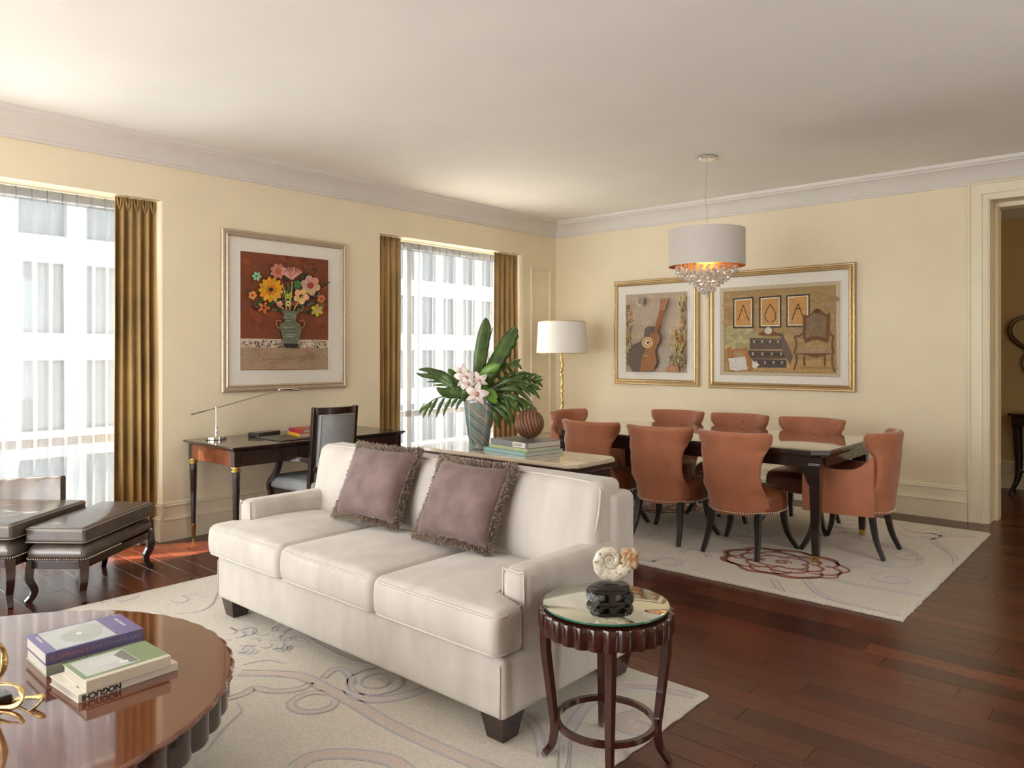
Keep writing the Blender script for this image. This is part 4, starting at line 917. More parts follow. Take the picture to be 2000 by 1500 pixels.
def blade(name, pts, wd, m='leaf', parent=FA, fold=.25, nose=.5, ser=0, base=.1, nrm=None, arch=0):
    S_ = smoothpts(pts, 6); N = len(S_); v = []; f = []; view = -ray(930, 760)
    for i, p in enumerate(S_):
        t = i/(N-1); tg = (S_[min(N-1, i+1)]-S_[max(0, i-1)]).normalized(); n0 = (nrm or view).normalized(); sd = tg.cross(n0).normalized(); n1 = sd.cross(tg).normalized()
        e = (base+(1-base)*min(1, t/.35)**.8) if t < .35 else 1
        e *= (max(0, 1-((t-nose)/(1-nose))**1.7))**.95 if t > nose else 1
        h = wd/2*max(e, .02); h2 = h*(1+ser*sin(i*2.1))
        for k, q in ((-1, h), (-.5, h), (0, h), (.5, h2), (1, h2)): v.append(p+sd*(k*q)-n1*(fold*abs(k)*q))
    for i in range(N-1):
        for k in range(4): q = i*5+k; f.append((q, q+1, q+6, q+5))
    o = link(name, v, f, m, parent, 'all'); o.modifiers.new('thickness', 'SOLIDIFY').thickness = .0012; return o
# big upright leaf and its neighbour
blade('leaf', [P3(930, 790), P3(936, 720), P3(941, 680), P3(948, 640), P3(949, 620)], .088, 'leaf', fold=.15, ser=.06, base=.6, nose=.6)
blade('leaf', [P3(935, 790, .03), P3(958, 730, .03), P3(980, 690, .05), P3(1000, 655, .06), P3(1008, 638, .06)], .105, 'leaf', fold=.3, ser=.16, base=.3, nose=.6)
blade('leaf', [P3(938, 790, -.03), P3(945, 745, -.04), P3(960, 722, -.06), P3(978, 712, -.07)], .09, 'leafl', fold=.4, base=.3)
blade('leaf', [P3(930, 790, -.02), P3(935, 750, -.03), P3(950, 728, -.03), P3(962, 715, -.05)], .07, 'leafl', fold=.5, base=.3)
# frond builder: rachis with leaflets
def frond(rach, leaflets, m='leaf'):
    S_ = smoothpts(rach, 8); mb = MB(); mb.tube(S_, [.005-.003*i/len(S_) for i in range(len(S_))], 6); st0 = mb.build('stem', 'leaf', FA, smooth='all')
    for pts, wd in leaflets: blade('leaflet', pts, wd, m, st0, fold=.25, nose=.35, base=.35)
A = P3
# left frond, upper: wide fingers
frond([A(925, 790), A(900, 760, -.02), A(880, 748, -.04), A(862, 740, -.05)], [
    ([A(885, 752, -.03), A(870, 735), A(850, 728), A(833, 722), A(816, 722)], .052), ([A(883, 754, -.03), A(865, 742), A(845, 735), A(825, 733), A(812, 728)], .042),
    ([A(886, 756, -.03), A(868, 746), A(850, 745), A(832, 746)], .020), ([A(888, 758, -.03), A(870, 752), A(855, 752), A(845, 752)], .018),
    ([A(900, 766, -.03), A(885, 766), A(868, 766), A(852, 757)], .085), ([A(898, 762, -.02), A(890, 745), A(882, 730), A(876, 720)], .075), ([A(915, 778, -.04), A(900, 770, -.04), A(880, 765, -.04)], .07)])
# left frond, lower: comb
P_ = [(908, 776), (890, 775), (865, 775), (845, 782), (828, 797), (819, 808)]
frond([A(925, 792, -.02)]+[A(x, y, -.05) for x, y in P_], [([A(x0, y0, -.05), A((x0+x1)/2-2, (y0+y1)/2-1, -.05), A(x1, y1, -.06)], .024) for x0, y0, x1, y1 in
    ((905, 776, 890, 802), (895, 776, 881, 798), (882, 776, 865, 815), (868, 777, 851, 818), (855, 778, 836, 816), (843, 784, 826, 817), (832, 793, 819, 808))])
# right fronds
def comb(path, n, ln, dirs, wd, dd0=0, m='leaf'):
    S_ = smoothpts([Vector((x, y, 0)) for x, y in path], 10); L = []
    for k in range(n):
        i = int((.25+.72*k/(n-1))*(len(S_)-1)); p = S_[i]
        for dx, dy in dirs:
            l_ = ln*(1-.45*k/n)*rn.uniform(.85, 1.15); L.append(([A(p.x, p.y, dd0), A(p.x+dx*l_*.5, p.y+dy*l_*.5-2, dd0+rn.uniform(-.02, .02)), A(p.x+dx*l_, p.y+dy*l_+l_*.08, dd0+rn.uniform(-.05, .05))], wd*rn.uniform(.8, 1.1)))
    frond([A(928, 792, dd0*.3)]+[A(x, y, dd0) for x, y in path], L, m)
rn = random.Random(21)
comb([(945, 770), (975, 745), (1005, 735), (1030, 738), (1050, 748)], 8, 30, [(.75, .5), (.85, -.35)], .024, .05)
comb([(945, 775), (970, 762), (1000, 755), (1025, 755), (1040, 765)], 8, 36, [(.7, .6), (.9, -.2)], .026, .0)
comb([(945, 780), (965, 775), (990, 778), (1015, 785), (1035, 800)], 8, 36, [(.35, .8), (.85, .1)], .027, -.04)
comb([(942, 785), (955, 778), (970, 778), (985, 788)], 6, 55, [(.25, .95)], .028, -.02)
comb([(940, 770), (965, 735), (990, 718), (1010, 712)], 6, 26, [(.6, .5), (.5, -.7)], .024, .08)
for k in range(16):
    x, y = rn.uniform(905, 975), rn.uniform(738, 785); a_ = rn.uniform(-2.8, -.2); l_ = rn.uniform(18, 34); dd = rn.uniform(-.09, .06)
    blade('leaf', [A(x, y+8, dd), A(x+cos(a_)*l_*.5, y+sin(a_)*l_*.5, dd-.02), A(x+cos(a_)*l_, y+sin(a_)*l_*.8+3, dd-.01)], rn.uniform(.035, .06), rn.choice(('leaf', 'leaf', 'leafl')), base=.3)
for x1, y1 in ((1028, 742), (962, 640), (870, 745), (940, 700)):
    mb = MB(); mb.tube(smoothpts([A(928, 800), A(930+(x1-930)*.4, 800+(y1-800)*.55, .0), A(x1, y1, .02)], 6), .0035, 6); mb.build('stem', 'leaf', FA, smooth='all')
for x0, y0, x1, y1, x2, y2 in ((950, 788, 968, 812, 975, 838), (955, 786, 982, 808, 998, 835), (960, 782, 992, 802, 1008, 838), (965, 778, 1000, 790, 1022, 812), (962, 765, 1005, 760, 1042, 790), (960, 760, 1000, 742, 1042, 752), (948, 790, 958, 815, 960, 836), (970, 770, 1010, 778, 1034, 806)):
    blade('leaf', [A(x0, y0, -.02), A(x1, y1, -.05), A(x2, y2, -.05)], .036, 'leaf', fold=.3, base=.4, nose=.4)
def orchid(px, py, dd, r, tilt):
    c = A(px, py, dd); view = -ray(px, py).normalized(); up = Vector((0, 0, 1)); ex = up.cross(view).normalized(); ey = view.cross(ex).normalized()
    R_ = bpy.data.objects.new('orchid_flower', None); COL.objects.link(R_); R_.parent = FA; R_.location = c
    for k, (a_, ln, wd) in enumerate(((90, 1.05, .50), (18, 1, .62), (162, 1, .62), (222, .95, .40), (318, .95, .40), (270, .6, .5))):
        a_ = radians(a_+tilt); d = ex*cos(a_)+ey*sin(a_)
        blade('petal', [view*.004, d*r*ln*.5+view*.012, d*r*ln-view*.006], r*wd, 'petal', R_, fold=-.15, nose=.45, base=.35, nrm=view)
    mb = MB(); mb.rbox(r*.16, r*.16, r*.2, r*.14, tuple(view*.012)); mb.build('lip', 'petalc', R_, smooth='all')
for px, py, dd, r, tl in ((909, 738, -.10, .075, 5), (902, 728, -.06, .060, -15), (936, 744, -.10, .062, 20), (931, 770, -.13, .080, -12), (915, 750, -.12, .055, 40)): orchid(px, py, dd, r, tl)

# ---------------------------------------------------------------- dining table
T = thing('dining_table', 'long glossy black dining table with clipped corners', 'dining table', (2.83, -1.66, .02))
X0, X1, Y0, Y1, TZ = 1.71, 3.950, -2.225, -1.095, .76; ch = .09
def cham2(i_, z): a, b_, c, d = X0+i_, X1-i_, Y0+i_, Y1-i_; return [(a+ch, c, z), (b_-ch, c, z), (b_, c+ch, z), (b_, d-ch, z), (b_-ch, d, z), (a+ch, d, z), (a, d-ch, z), (a, c+ch, z)]
mb = WB(T); mb.loft([cham2(.012, TZ-.045), cham2(.004, TZ-.032), cham2(0, TZ-.028), cham2(0, TZ-.008), cham2(.004, TZ-.005)]); mb.build('top', 'espresso', T, smooth=20)
mb = WB(T); mb.loft([cham2(.006, TZ-.0048), cham2(.006, TZ)]); mb.build('glass_top', 'tabletop', T)
mb = WB(T)
for y in (Y0+.04, Y1-.06): mb.box(X0+.12, X1-.12, y, y+.02, TZ-.115, TZ-.046)
for x in (X0+.04, X1-.06): mb.box(x, x+.02, Y0+.12, Y1-.12, TZ-.115, TZ-.046)
mb.build('apron', 'espresso', T)
for x, sx in ((X0+.085, 1), (X1-.085, -1)):
    for y, sy in ((Y0+.075, 1), (Y1-.075, -1)):
        mb = WB(T); mb.loft([[(x+a*s_, y+b_*s_, z) for a, b_ in ((-1, -1), (1, -1), (1, 1), (-1, 1))] for s_, z in ((.019, .065), (.022, .08), (.036, .60), (.036, .64), (.042, .645), (.042, .665), (.038, .67), (.038, TZ-.046))]); lg = bevel(mb.build('leg', 'espresso', T), .003)
        mb = WB(T); mb.loft([[(x+a*s_, y+b_*s_, z) for a, b_ in ((-1, -1), (1, -1), (1, 1), (-1, 1))] for s_, z in ((.017, .0205), (.0205, .0665))]); mb.build('brass_sabot', 'brass', lg)
        for ax in (0, 1):   # curved corner bracket
            poly = [(0, 0), (.16, 0), (.15, -.02), (.11, -.03), (.085, -.045), (.07, -.075), (.05, -.085), (.035, -.12), (.02, -.16), (0, -.165)]
            mb = WB(T)
            if ax == 0: mb.prism([(x+sx*(.03+u), TZ-.1+w_+.03) for u, w_ in poly], y-.012, y+.012, 'y')
            else: mb.prism([(y+sy*(.03+u), TZ-.1+w_+.03) for u, w_ in poly], x-.012, x+.012, 'x')
            mb.build('corner_bracket', 'espresso', T)

# ---------------------------------------------------------------- dining chairs (local: faces +y, origin on rug under seat centre)
def dining_chair(name, label, arms=False):
    T = thing(name, label, 'chair', (0, 0, .02), 0, 'terracotta dining chairs round the table')
    def lin(z, tab):
        for (a, va), (b_, vb) in zip(tab, tab[1:]):
            if z <= b_: t = (z-a)/(b_-a); t = t*t*(3-2*t); return va+(vb-va)*t
        return tab[-1][1]
    wt = [(.29, .228), (.45, .212), (.56, .197), (.66, .203), (.745, .232), (.80, .262), (.87, .272)]
    ft = [(.29, .19), (.42, .13), (.5, .055), (.60, .045), (.70, .065), (.77, .125), (.82, .130), (.87, .115)]
    th = .032
    rings = []; zs = [.305, .311, .34, .38, .42, .46, .50, .54, .58, .62, .66, .70, .735, .765, .79, .81, .83, .845, .855, .861, .864]
    for z in zs:
        wv, fv = lin(z, wt), lin(z, ft); y0 = -.262-(z-.33)*.10; sh = 0
        if z > .85: sh = (z-.85)/.014*.016
        if z < .311: sh = .008
        out = []; inn = []; n = 14
        for k in range(n+1):
            u = -1+2*k/n; p = Vector((u*wv, y0+fv*abs(u)**2.6)); du = Vector((wv, 2.6*fv*abs(u)**1.6*(1 if u > 0 else -1) if u else 0)).normalized(); nn = Vector((-du.y, du.x))
            out.append(p+nn*(sh)); inn.append(p+nn*(2*th-sh))
        # rounded tips
        def tip(a, b_): m_ = (a+b_)/2; d = (b_-a); pr = Vector((-d.y, d.x)); pr = pr if (pr.dot(m_-Vector((0, y0))) > 0) else -pr; return [a+(b_-a)*.25+pr*.28, a+(b_-a)*.75+pr*.28]
        loop = out+tip(out[-1], inn[-1])+inn[::-1]+tip(inn[0], out[0]); rings.append([(p.x, p.y, z-.02) for p in loop])
    mb = MB(); mb.loft(rings); mb.build('backrest', 'terracotta', T, smooth=50)
    for zz in (.800, .725):
        for u in (-.09, 0, .09):
            mb = MB(); y0 = -.262-(zz-.33)*.10+2*th-.001; mb.lathe([(.003, .007), (.010, .005), (.014, -.001)], 10); o = mb.build('button', 'terracotta', T, smooth='all'); o.location = (u, y0, zz-.02); o.rotation_euler = (-pi/2, 0, 0)
    # seat: D shaped
    def seatring(s_, z, dy=0):
        P = []
        for k in range(36):
            t = 2*pi*k/36; c, s2 = cos(t), sin(t); e = 2/3.0
            wx = .252 if s2 > -.2 else .252-.06*min(1, (-s2-.2)/.6)
            P.append((wx*s_*abs(c)**e*(1 if c > 0 else -1), 0.026+.252*s_*abs(s2)**e*(1 if s2 > 0 else -1)+dy, z))
        return P
    mb = MB(); mb.loft([seatring(.93, .292), seatring(.99, .296), seatring(1.0, .31), seatring(1.0, .375), seatring(.985, .40), seatring(.95, .418), seatring(.85, .438), seatring(.65, .452), seatring(.35, .459), seatring(.05, .461)]); mb.build('seat', 'terracotta' if arms else 'terradark', T, smooth='all')
    mb = MB(); nails(mb, seatring(1.005, .302)+[seatring(1.005, .302)[0]], .0066, .0185)
    wv, fv, y0 = lin(.33, wt), lin(.33, ft), -.262; L = [Vector((u*(wv+.003), y0+fv*abs(u)**2.6-.003, .305)) for u in [-1+2*k/16 for k in range(17)]]; nails(mb, L, .0066, .0185)
    mb.build('nailhead_trim', 'nail', T, kind='stuff')
    if arms:
        for s_ in (-1, 1):
            rings = []
            for k in range(21):
                t = k/20; y = -.20+.45*t; zt_ = .605-.02*sin(pi*t)+.09*max(0, 1-t*2.8)**2-.06*max(0, (t-.8)/.2)**2; x = s_*(.212+.050*sin(pi*min(1, t*1.5)/2)); w2 = .026
                rings.append([(x-w2, y, .285), (x-w2, y, zt_-.022), (x-w2*.8, y, zt_-.008), (x-w2*.4, y, zt_), (x+w2*.4, y, zt_), (x+w2*.8, y, zt_-.008), (x+w2, y, zt_-.022), (x+w2, y, .285)])
            mb = MB(); mb.loft(rings); mb.build('arm', 'terracotta', T, smooth=50)
    for sx in (-1, 1):
        P = [(sx*.165, -.17, .30), (sx*.172, -.185, .20), (sx*.182, -.21, .10), (sx*.195, -.255, .0)]
        mb = MB(); mb.tube(smoothpts(P, 4), [.021-.008*i/12 for i in range(13)], sq=True, up=(0, 1, 0)); bevel(mb.build('leg', 'blackwood', T, smooth=30), .002)
        P = [(sx*.195, .19, .30), (sx*.20, .20, .20), (sx*.222, .222, .10), (sx*.270, .268, .0)]
        mb = MB(); mb.tube(smoothpts(P, 4), [.022-.009*i/12 for i in range(13)], sq=True, up=(0, 1, 0)); bevel(mb.build('leg', 'blackwood', T, smooth=30), .002)
    return T
def copy_tree(o, parent=None):
    c = o.copy(); COL.objects.link(c); c.parent = parent
    for ch in list(o.children): copy_tree(ch, c)
    return c
C0 = dining_chair('dining_chair', 'x')
spots = [(3.375, -2.145, 0, 'terracotta dining chair seen from behind, nearest the big table corner'), (2.785, -2.145, 2, 'terracotta dining chair seen from behind, second from the near right table corner'), (2.17, -2.145, 2, 'terracotta dining chair seen from behind just past the stone console end'),
         (3.400, -1.115, 180, 'terracotta dining chair facing us across the table, its right one under the big picture'), (2.775, -1.115, 179, 'terracotta dining chair facing us across the table, the middle one under the big picture'), (2.175, -1.115, 181, 'terracotta dining chair facing us across the table, the left one under the guitar picture')]
for i, (x, y, a_, lab) in enumerate(spots):
    o = C0 if i == 0 else copy_tree(C0); o.location = (x, y, .02); o.rotation_euler.z = radians(a_); o['label'] = lab
A0 = dining_chair('dining_armchair', 'terracotta armchair with wing back at the right end of the dining table', True); A0.location = (3.935, -1.62, .02); A0.rotation_euler.z = radians(90)
A1 = copy_tree(A0); A1.location = (1.56, -1.55, .02); A1.rotation_euler.z = radians(-90); A1['label'] = 'terracotta armchair at the far left end of the dining table below the floor lamp'

# ---------------------------------------------------------------- floor lamp
T = thing('floor_lamp', 'floor lamp with white drum shade and gold twig stem in the room corner', 'lamp', (.56, -.60, 0))
mb = MB(); mb.lathe([(.14, 0), (.145, .008), (.13, .02), (.04, .028), (.02, .04)], 32); mb.build('base', 'goldleaf', T, smooth=50)
mb = MB(); rn = random.Random(6); N = 90; mb.tube([(.006*sin(i*.5), .006*cos(i*.63), .03+1.42*i/N) for i in range(N+1)], [.017*(1+.28*sin(i*1.7)+.18*rn.uniform(-1, 1)) for i in range(N+1)], 9); mb.build('stem', 'goldleaf', T, smooth='all')
def shade(mb, r0, z0, r1, z1, t=.003): mb.lathe([(r0, z0), (r1, z1), (r1-t, z1), (r0-t, z0), (r0, z0)], 64, cap=False)
mb = MB(); shade(mb, .283, 1.395, .262, 1.745); mb.build('lamp_shade', 'shade', T, smooth=40)
mb = MB()
for z, r in ((1.396, .284), (1.744, .263)): mb.tube([(r*cos(2*pi*k/64), r*sin(2*pi*k/64), z) for k in range(64)], .003, 5, closed=True)
for k in range(3): mb.tube([(0, 0, 1.70), (.260*cos(2.1*k), .260*sin(2.1*k), 1.73)], .002, 5)
mb.tube([(0, 0, 1.44), (0, 0, 1.71)], .005, 6)
mb.build('shade_wire', 'brass', T, smooth='all')
M['bulb'] = mat('frosted_bulb', (.9, .88, .8), .4, emit=((1, .78, .5), 14))
mb = MB(); mb.lathe([(.012, 0), (.028, .03), (.034, .06), (.026, .09), (.008, .105)], 16, (0, 0, 1.52)); mb.build('bulb', 'bulb', T, smooth='all')

# ---------------------------------------------------------------- chandelier
T = thing('chandelier', 'drum-shade pendant with crystal cluster hanging over the dining table', 'chandelier', (2.835, -1.66, CEIL))
mb = MB(); mb.lathe([(.066, 0), (.070, -.004), (.070, -.020), (.066, -.024), (.006, -.025)], 40); mb.build('ceiling_canopy', 'chrome', T, smooth=40)
mb = MB(); mb.tube(smoothpts([(0, 0, -.024), (-.004, 0, -.2), (-.012, 0, -.33), (.004, 0, -.45), (0, 0, -.56)], 6), .0028, 6); mb.build('cable', 'chrome', T, smooth='all')
sz0, sz1, sr = 2.088-CEIL, 2.378-CEIL, .298
mb = MB(); mb.lathe([(sr, sz0), (sr, sz1), (sr-.003, sz1)], 72, cap=False); mb.build('drum_shade', 'chshade', T, smooth=40)
mb = MB(); mb.lathe([(sr-.0035, sz1), (sr-.0035, sz0), (sr, sz0)], 72, cap=False); mb.build('copper_lining', 'copper', T, smooth=40)
mb = MB(); mb.lathe([(.0, sz1-.02), (sr-.01, sz1-.02), (sr-.01, sz1-.024), (0, sz1-.024)], 48, cap=False); mb.build('diffuser', 'chshade', T)
mb = MB(); mb.tube([(0, 0, sz1-.02), (0, 0, sz1+.02)], .008, 8); mb.build('hub', 'chrome', T)
mb = MB(); mb.lathe([(.22, sz0+.06), (.22, sz0+.066), (.20, sz0+.066), (.20, sz0+.06)], 40, cap=False); mb.build('crystal_ring', 'copper', T)
pl = bpy.data.lights.new('chandelier_bulbs', 'POINT'); pl.energy = 2.2; pl.color = (1, .72, .42); pl.shadow_soft_size = .05
po = bpy.data.objects.new('chandelier_bulbs', pl); COL.objects.link(po); po.parent = T; po.location = (0, 0, sz0+.12)
rn = random.Random(9); cry = []
ico = bmesh.new(); bmesh.ops.create_icosphere(ico, subdivisions=1, radius=1); iv = [v.co.copy() for v in ico.verts]; ifc = [[v.index for v in f.verts] for f in ico.faces]; ico.free()
cme = bpy.data.meshes.new('crystal_bead'); cme.from_pydata([tuple(v*.016) for v in iv], [], ifc); cme.materials.append(M['crystal'])
wires = MB()
for ring, nn, zb in ((.235, 26, -.045), (.20, 24, -.075), (.165, 20, -.10), (.13, 16, -.115), (.095, 13, -.15), (.06, 9, -.18), (.03, 5, -.205), (0, 1, -.245)):
    for k in range(nn):
        a_ = 2*pi*k/nn+ring*9; x, y = ring*cos(a_), ring*sin(a_); zz = sz0+zb+rn.uniform(-.012, .012)
        wires.tube([(x, y, sz0+.06), (x, y, zz)], .0006, 3)
        for q in range(2):
            o = bpy.data.objects.new('crystal_bead', cme); COL.objects.link(o); o.parent = T; o.location = (x, y, zz+q*.034); o.rotation_euler = (rn.random()*3, rn.random()*3, rn.random()*3); s_ = rn.uniform(.8, 1.15); o.scale = (s_,)*3
wires.build('hanging_wire', 'chrome', T, kind='stuff')

# ---------------------------------------------------------------- pictures
def frame(T, to, x0, x1, z0, z1, prof, m, m2=None):
    """prof: (inset, height) steps; to(a, z, h) maps into the room"""
    cor = [(x0, z0, 1, 1), (x1, z0, -1, 1), (x1, z1, -1, -1), (x0, z1, 1, -1)]
    for k in range(4):
        mb = WB(T); a, b_ = cor[k], cor[(k+1) % 4]; mb.loft([[to(c[0]+c[2]*u, c[1]+c[3]*u, h) for u, h in prof] for c in (a, b_)]); mb.build('frame_rail', m, T, smooth=30)
def picture(name, label, to, x0, x1, z0, z1, fw, prof, m, n, board=.016):
    c = to((x0+x1)/2, z0, 0); T = thing(name, label, 'picture', c)
    frame(T, to, x0, x1, z0, z1, prof, m)
    mb = WB(T); q = [to(a, z, board) for a, z in ((x0+fw-.004, z0+fw-.004), (x1-fw+.004, z0+fw-.004), (x1-fw+.004, z1-fw+.004), (x0+fw-.004, z1-fw+.004))]; q2 = [to(a, z, .001) for a, z in ((x0+fw-.004, z0+fw-.004), (x1-fw+.004, z0+fw-.004), (x1-fw+.004, z1-fw+.004), (x0+fw-.004, z1-fw+.004))]
    mb.loft([q2, q]); mb.build('mat_board', 'matboard', T); return T
tx = lambda y, z, h: (h+.001, y, z)
ty = lambda x, z, h: (x, -h-.001, z)
prof = [(0, .001), (0, .024), (.006, .030), (.018, .032), (.024, .026), (.036, .024), (.044, .034), (.050, .030), (.056, .016), (.056, .001)]
T = picture('framed_flower_print', 'framed flower vase print in a champagne frame on the window wall above the desk', tx, -4.27, -3.089, 1.085, 2.383, .055, prof, 'champ', (1, 0, 0))
loc = Vector(T.location)
# print area traced in photo pixels, laid on the picture plane
P = Paint(lambda px, py: atX(px, py, .019)-loc, (1, 0, 0))
P.clip = (470, 490, 641, 508, 723, 723)
P.poly([(470, 490), (641, 508), (641, 723), (470, 723)], (122, 66, 42))
P.poly([(470, 661), (641, 664), (641, 680), (470, 678)], (205, 190, 165))
P.poly([(470, 678), (641, 680), (641, 721), (470, 722)], (168, 142, 116))
rn = random.Random(2)
for k in range(90):
    x = rn.uniform(471, 640); y = rn.uniform(492+(x-470)*.1, 655); P.ell(x, y, rn.uniform(4, 12), rn.uniform(3, 8), rn.choice([(132, 72, 44), (112, 58, 40), (140, 70, 38), (118, 66, 48), (126, 60, 34)]), rn.uniform(0, 3))
for k in range(230):
    x = rn.uniform(472, 639); y = rn.uniform(664, 677)+(x-470)*.015; P.ell(x, y, rn.uniform(.6, 2.4), rn.uniform(.5, 1.5), rn.choice([(60, 60, 80), (225, 215, 190), (150, 100, 70), (90, 85, 110), (235, 225, 205), (170, 80, 60), (40, 40, 50)]), rn.uniform(0, 3))
for k in range(22):
    x = rn.uniform(478, 630); y = rn.uniform(686, 715); P.curve([(x, y), (x+6, y-5), (x+12, y), (x+9, y+5), (x+4, y+3)], .8, (150, 112, 92))
def petals(x, y, r, n, c, w_=.35, a0=0, cc=None, cr=.25):
    for k in range(n):
        a_ = a0+2*pi*k/n; P.ell(x+cos(a_)*r*.6, y+sin(a_)*r*.6, r*.45, r*w_*.5, tuple(max(0, min(255, q+rn.uniform(-18, 18))) for q in c), a_)
    if cc: P.ell(x, y, r*cr, r*cr, cc)
for k in range(150):
    a_ = rn.uniform(pi*1.0, pi*2.05); r = rn.uniform(10, 74); x, y = 562+cos(a_)*r*1.0, 603+sin(a_)*r*1.02+4
    if y < 515: continue
    P.ell(x, y, rn.uniform(3, 9), rn.uniform(1.2, 3), rn.choice([(58, 68, 50), (40, 48, 44), (90, 84, 56), (76, 100, 78), (104, 118, 96), (60, 42, 40), (46, 88, 58), (120, 96, 60)]), rn.uniform(0, 3))
for (x, y) in ((490, 572), (505, 600), (620, 600), (632, 560), (500, 530), (605, 525)):
    for k in range(5): a_ = rn.uniform(0, 6); P.curve([(x, y), (x+9*cos(a_), y+9*sin(a_)), (x+16*cos(a_+.5), y+12*sin(a_+.5))], 1.6, rn.choice([(52, 60, 46), (150, 84, 40), (84, 92, 60)]))
# painted vase
P.poly([(546, 606), (582, 608), (576, 616), (574, 628), (584, 634), (585, 650), (578, 672), (552, 671), (546, 650), (543, 634), (553, 628), (553, 616)], (104, 112, 92))
for k in range(26): y = rn.uniform(612, 668); P.line([(549+rn.uniform(0, 8), y), (566+rn.uniform(0, 12), y+rn.uniform(-1, 1))], 1.4, rn.choice([(66, 74, 64), (150, 152, 110), (128, 140, 120), (84, 96, 104), (158, 150, 90)]))
P.poly([(550, 671), (580, 672), (578, 680), (553, 679)], (52, 46, 44))
for s_ in (-1, 1): P.curve([(564+s_*17, 628), (564+s_*26, 626), (564+s_*27, 636), (564+s_*20, 642)], 2, (164, 120, 70))
petals(526, 566, 24, 13, (214, 148, 36), .42, .2, (86, 70, 40), .3); petals(526, 566, 12, 9, (188, 118, 30), .4, .5, (50, 36, 34), .35)
petals(603, 558, 19, 6, (206, 156, 136), .8, .3, (158, 66, 48), .34); petals(585, 579, 15, 5, (222, 180, 124), .85, .2, (88, 50, 34), .28)
petals(540, 530, 15, 8, (196, 134, 116), .6, .4, (176, 84, 50), .4); petals(490, 577, 8, 5, (222, 150, 84), .9, .1, (170, 70, 40), .4); petals(624, 584, 8, 5, (196, 112, 70), .9, .1)
petals(543, 594, 6, 5, (206, 150, 140), .9, .1); petals(560, 593, 6, 5, (222, 200, 130), .9, .3, (120, 70, 40), .3); petals(572, 594, 5, 5, (168, 70, 60), .9)
petals(616, 606, 12, 6, (176, 172, 56), .6, .5, (206, 150, 110), .35); petals(512, 601, 12, 5, (182, 112, 52), .5, .1); petals(498, 540, 9, 6, (150, 176, 150), .6, .1, (90, 120, 90), .3)
for k in range(9): a_ = -pi/2+(k-4)*.22; P.line([(566, 546), (566+cos(a_)*26, 546+sin(a_)*24)], 3.2, rn.choice([(206, 140, 124), (190, 118, 104), (216, 156, 138)]))
for pts in ([(556, 606), (553, 575), (548, 555)], [(562, 606), (566, 570), (567, 550)], [(570, 606), (582, 585), (600, 566)], [(550, 604), (535, 590), (526, 575)]): P.curve(pts, 1.8, (190, 176, 96))
petals(577, 556, 8, 5, (70, 122, 62), .7); petals(561, 579, 7, 5, (190, 184, 52), .6)
P.build('print', T)
def mat_bevel(T, to, a0, a1, z0, z1, h):
    mb = WB(T)
    for b_ in ((a0-.006, a0, z0-.006, z1+.006), (a1, a1+.006, z0-.006, z1+.006), (a0, a1, z0-.006, z0), (a0, a1, z1, z1+.006)):
        q = [to(b_[0], b_[2], h), to(b_[1], b_[2], h), to(b_[1], b_[3], h), to(b_[0], b_[3], h)]; q2 = [to(b_[0], b_[2], h+.003), to(b_[1], b_[2], h+.003), to(b_[1], b_[3], h+.003), to(b_[0], b_[3], h+.003)]; mb.loft([q, q2])
    mb.build('mat_edge', 'matboard', T)
mat_bevel(T, tx, -4.112, -3.268, 1.253, 2.222, .0165)
gprof = [(0, .001), (0, .020), (.008, .030), (.018, .030), (.024, .020), (.032, .018), (.040, .030), (.050, .032), (.056, .022), (.062, .016), (.062, .001)]
T = picture('framed_guitar_print', 'gilt-framed print of a tilted guitar, the narrower picture on the dining wall', ty, .857, 1.915, 1.048, 2.205, .06, gprof, 'goldframe', (0, -1, 0)); loc = Vector(T.location)
P = Paint(lambda px, py: atY(px, py, -.019)-loc, (0, -1, 0)); rn = random.Random(3)
P.clip = (1223, 576, 1342, 569, 726, 728)
P.poly([(1223, 576), (1342, 569), (1342, 728), (1223, 726)], (178, 160, 140))
for k in range(50): P.ell(rn.uniform(1226, 1338), rn.uniform(578, 720), rn.uniform(6, 14), rn.uniform(5, 10), rn.choice([(182, 164, 144), (174, 156, 138), (186, 168, 148)]), 0)
for xs, xe, ya, n in ((1224, 1234, 600, 70), (1330, 1342, 582, 80), (1312, 1342, 650, 90)):
    for k in range(n):
        x = rn.uniform(xs, xe); y = rn.uniform(ya, 720); P.curve([(x, y), (x+rn.uniform(-4, 4), y-4), (x+rn.uniform(-3, 3), y-9)], rn.uniform(.8, 2.2), rn.choice([(176, 168, 96), (120, 108, 66), (196, 150, 90), (206, 196, 140), (92, 88, 60), (180, 120, 70)]))
P.ell(1255, 589, 7.5, 8.5, (222, 208, 188)); P.ell(1256, 588, 7, 8, (154, 142, 130))
gb = [(1240, 726), (1231, 708), (1231, 692), (1238, 675), (1255, 667), (1262, 658), (1264, 642), (1272, 637), (1285, 640), (1294, 655), (1294, 668), (1287, 676), (1284, 688), (1288, 706), (1284, 718), (1276, 726)]
P.poly([(a, b_) for a, b_ in gb], (104, 92, 84))
P.poly([(1275, 650), (1290, 651), (1294, 662), (1288, 675), (1284, 688), (1288, 706), (1280, 724), (1254, 726), (1258, 700), (1266, 680)], (150, 104, 66))
P.poly([(1281, 648), (1288, 650), (1303, 604), (1294, 601)], (146, 92, 54)); P.poly([(1293, 603), (1303, 606), (1309, 584), (1294, 583)], (176, 128, 92))
for k in range(4): P.line([(1294+k*4, 584), (1295+k*3, 602)], .8, (110, 66, 40))
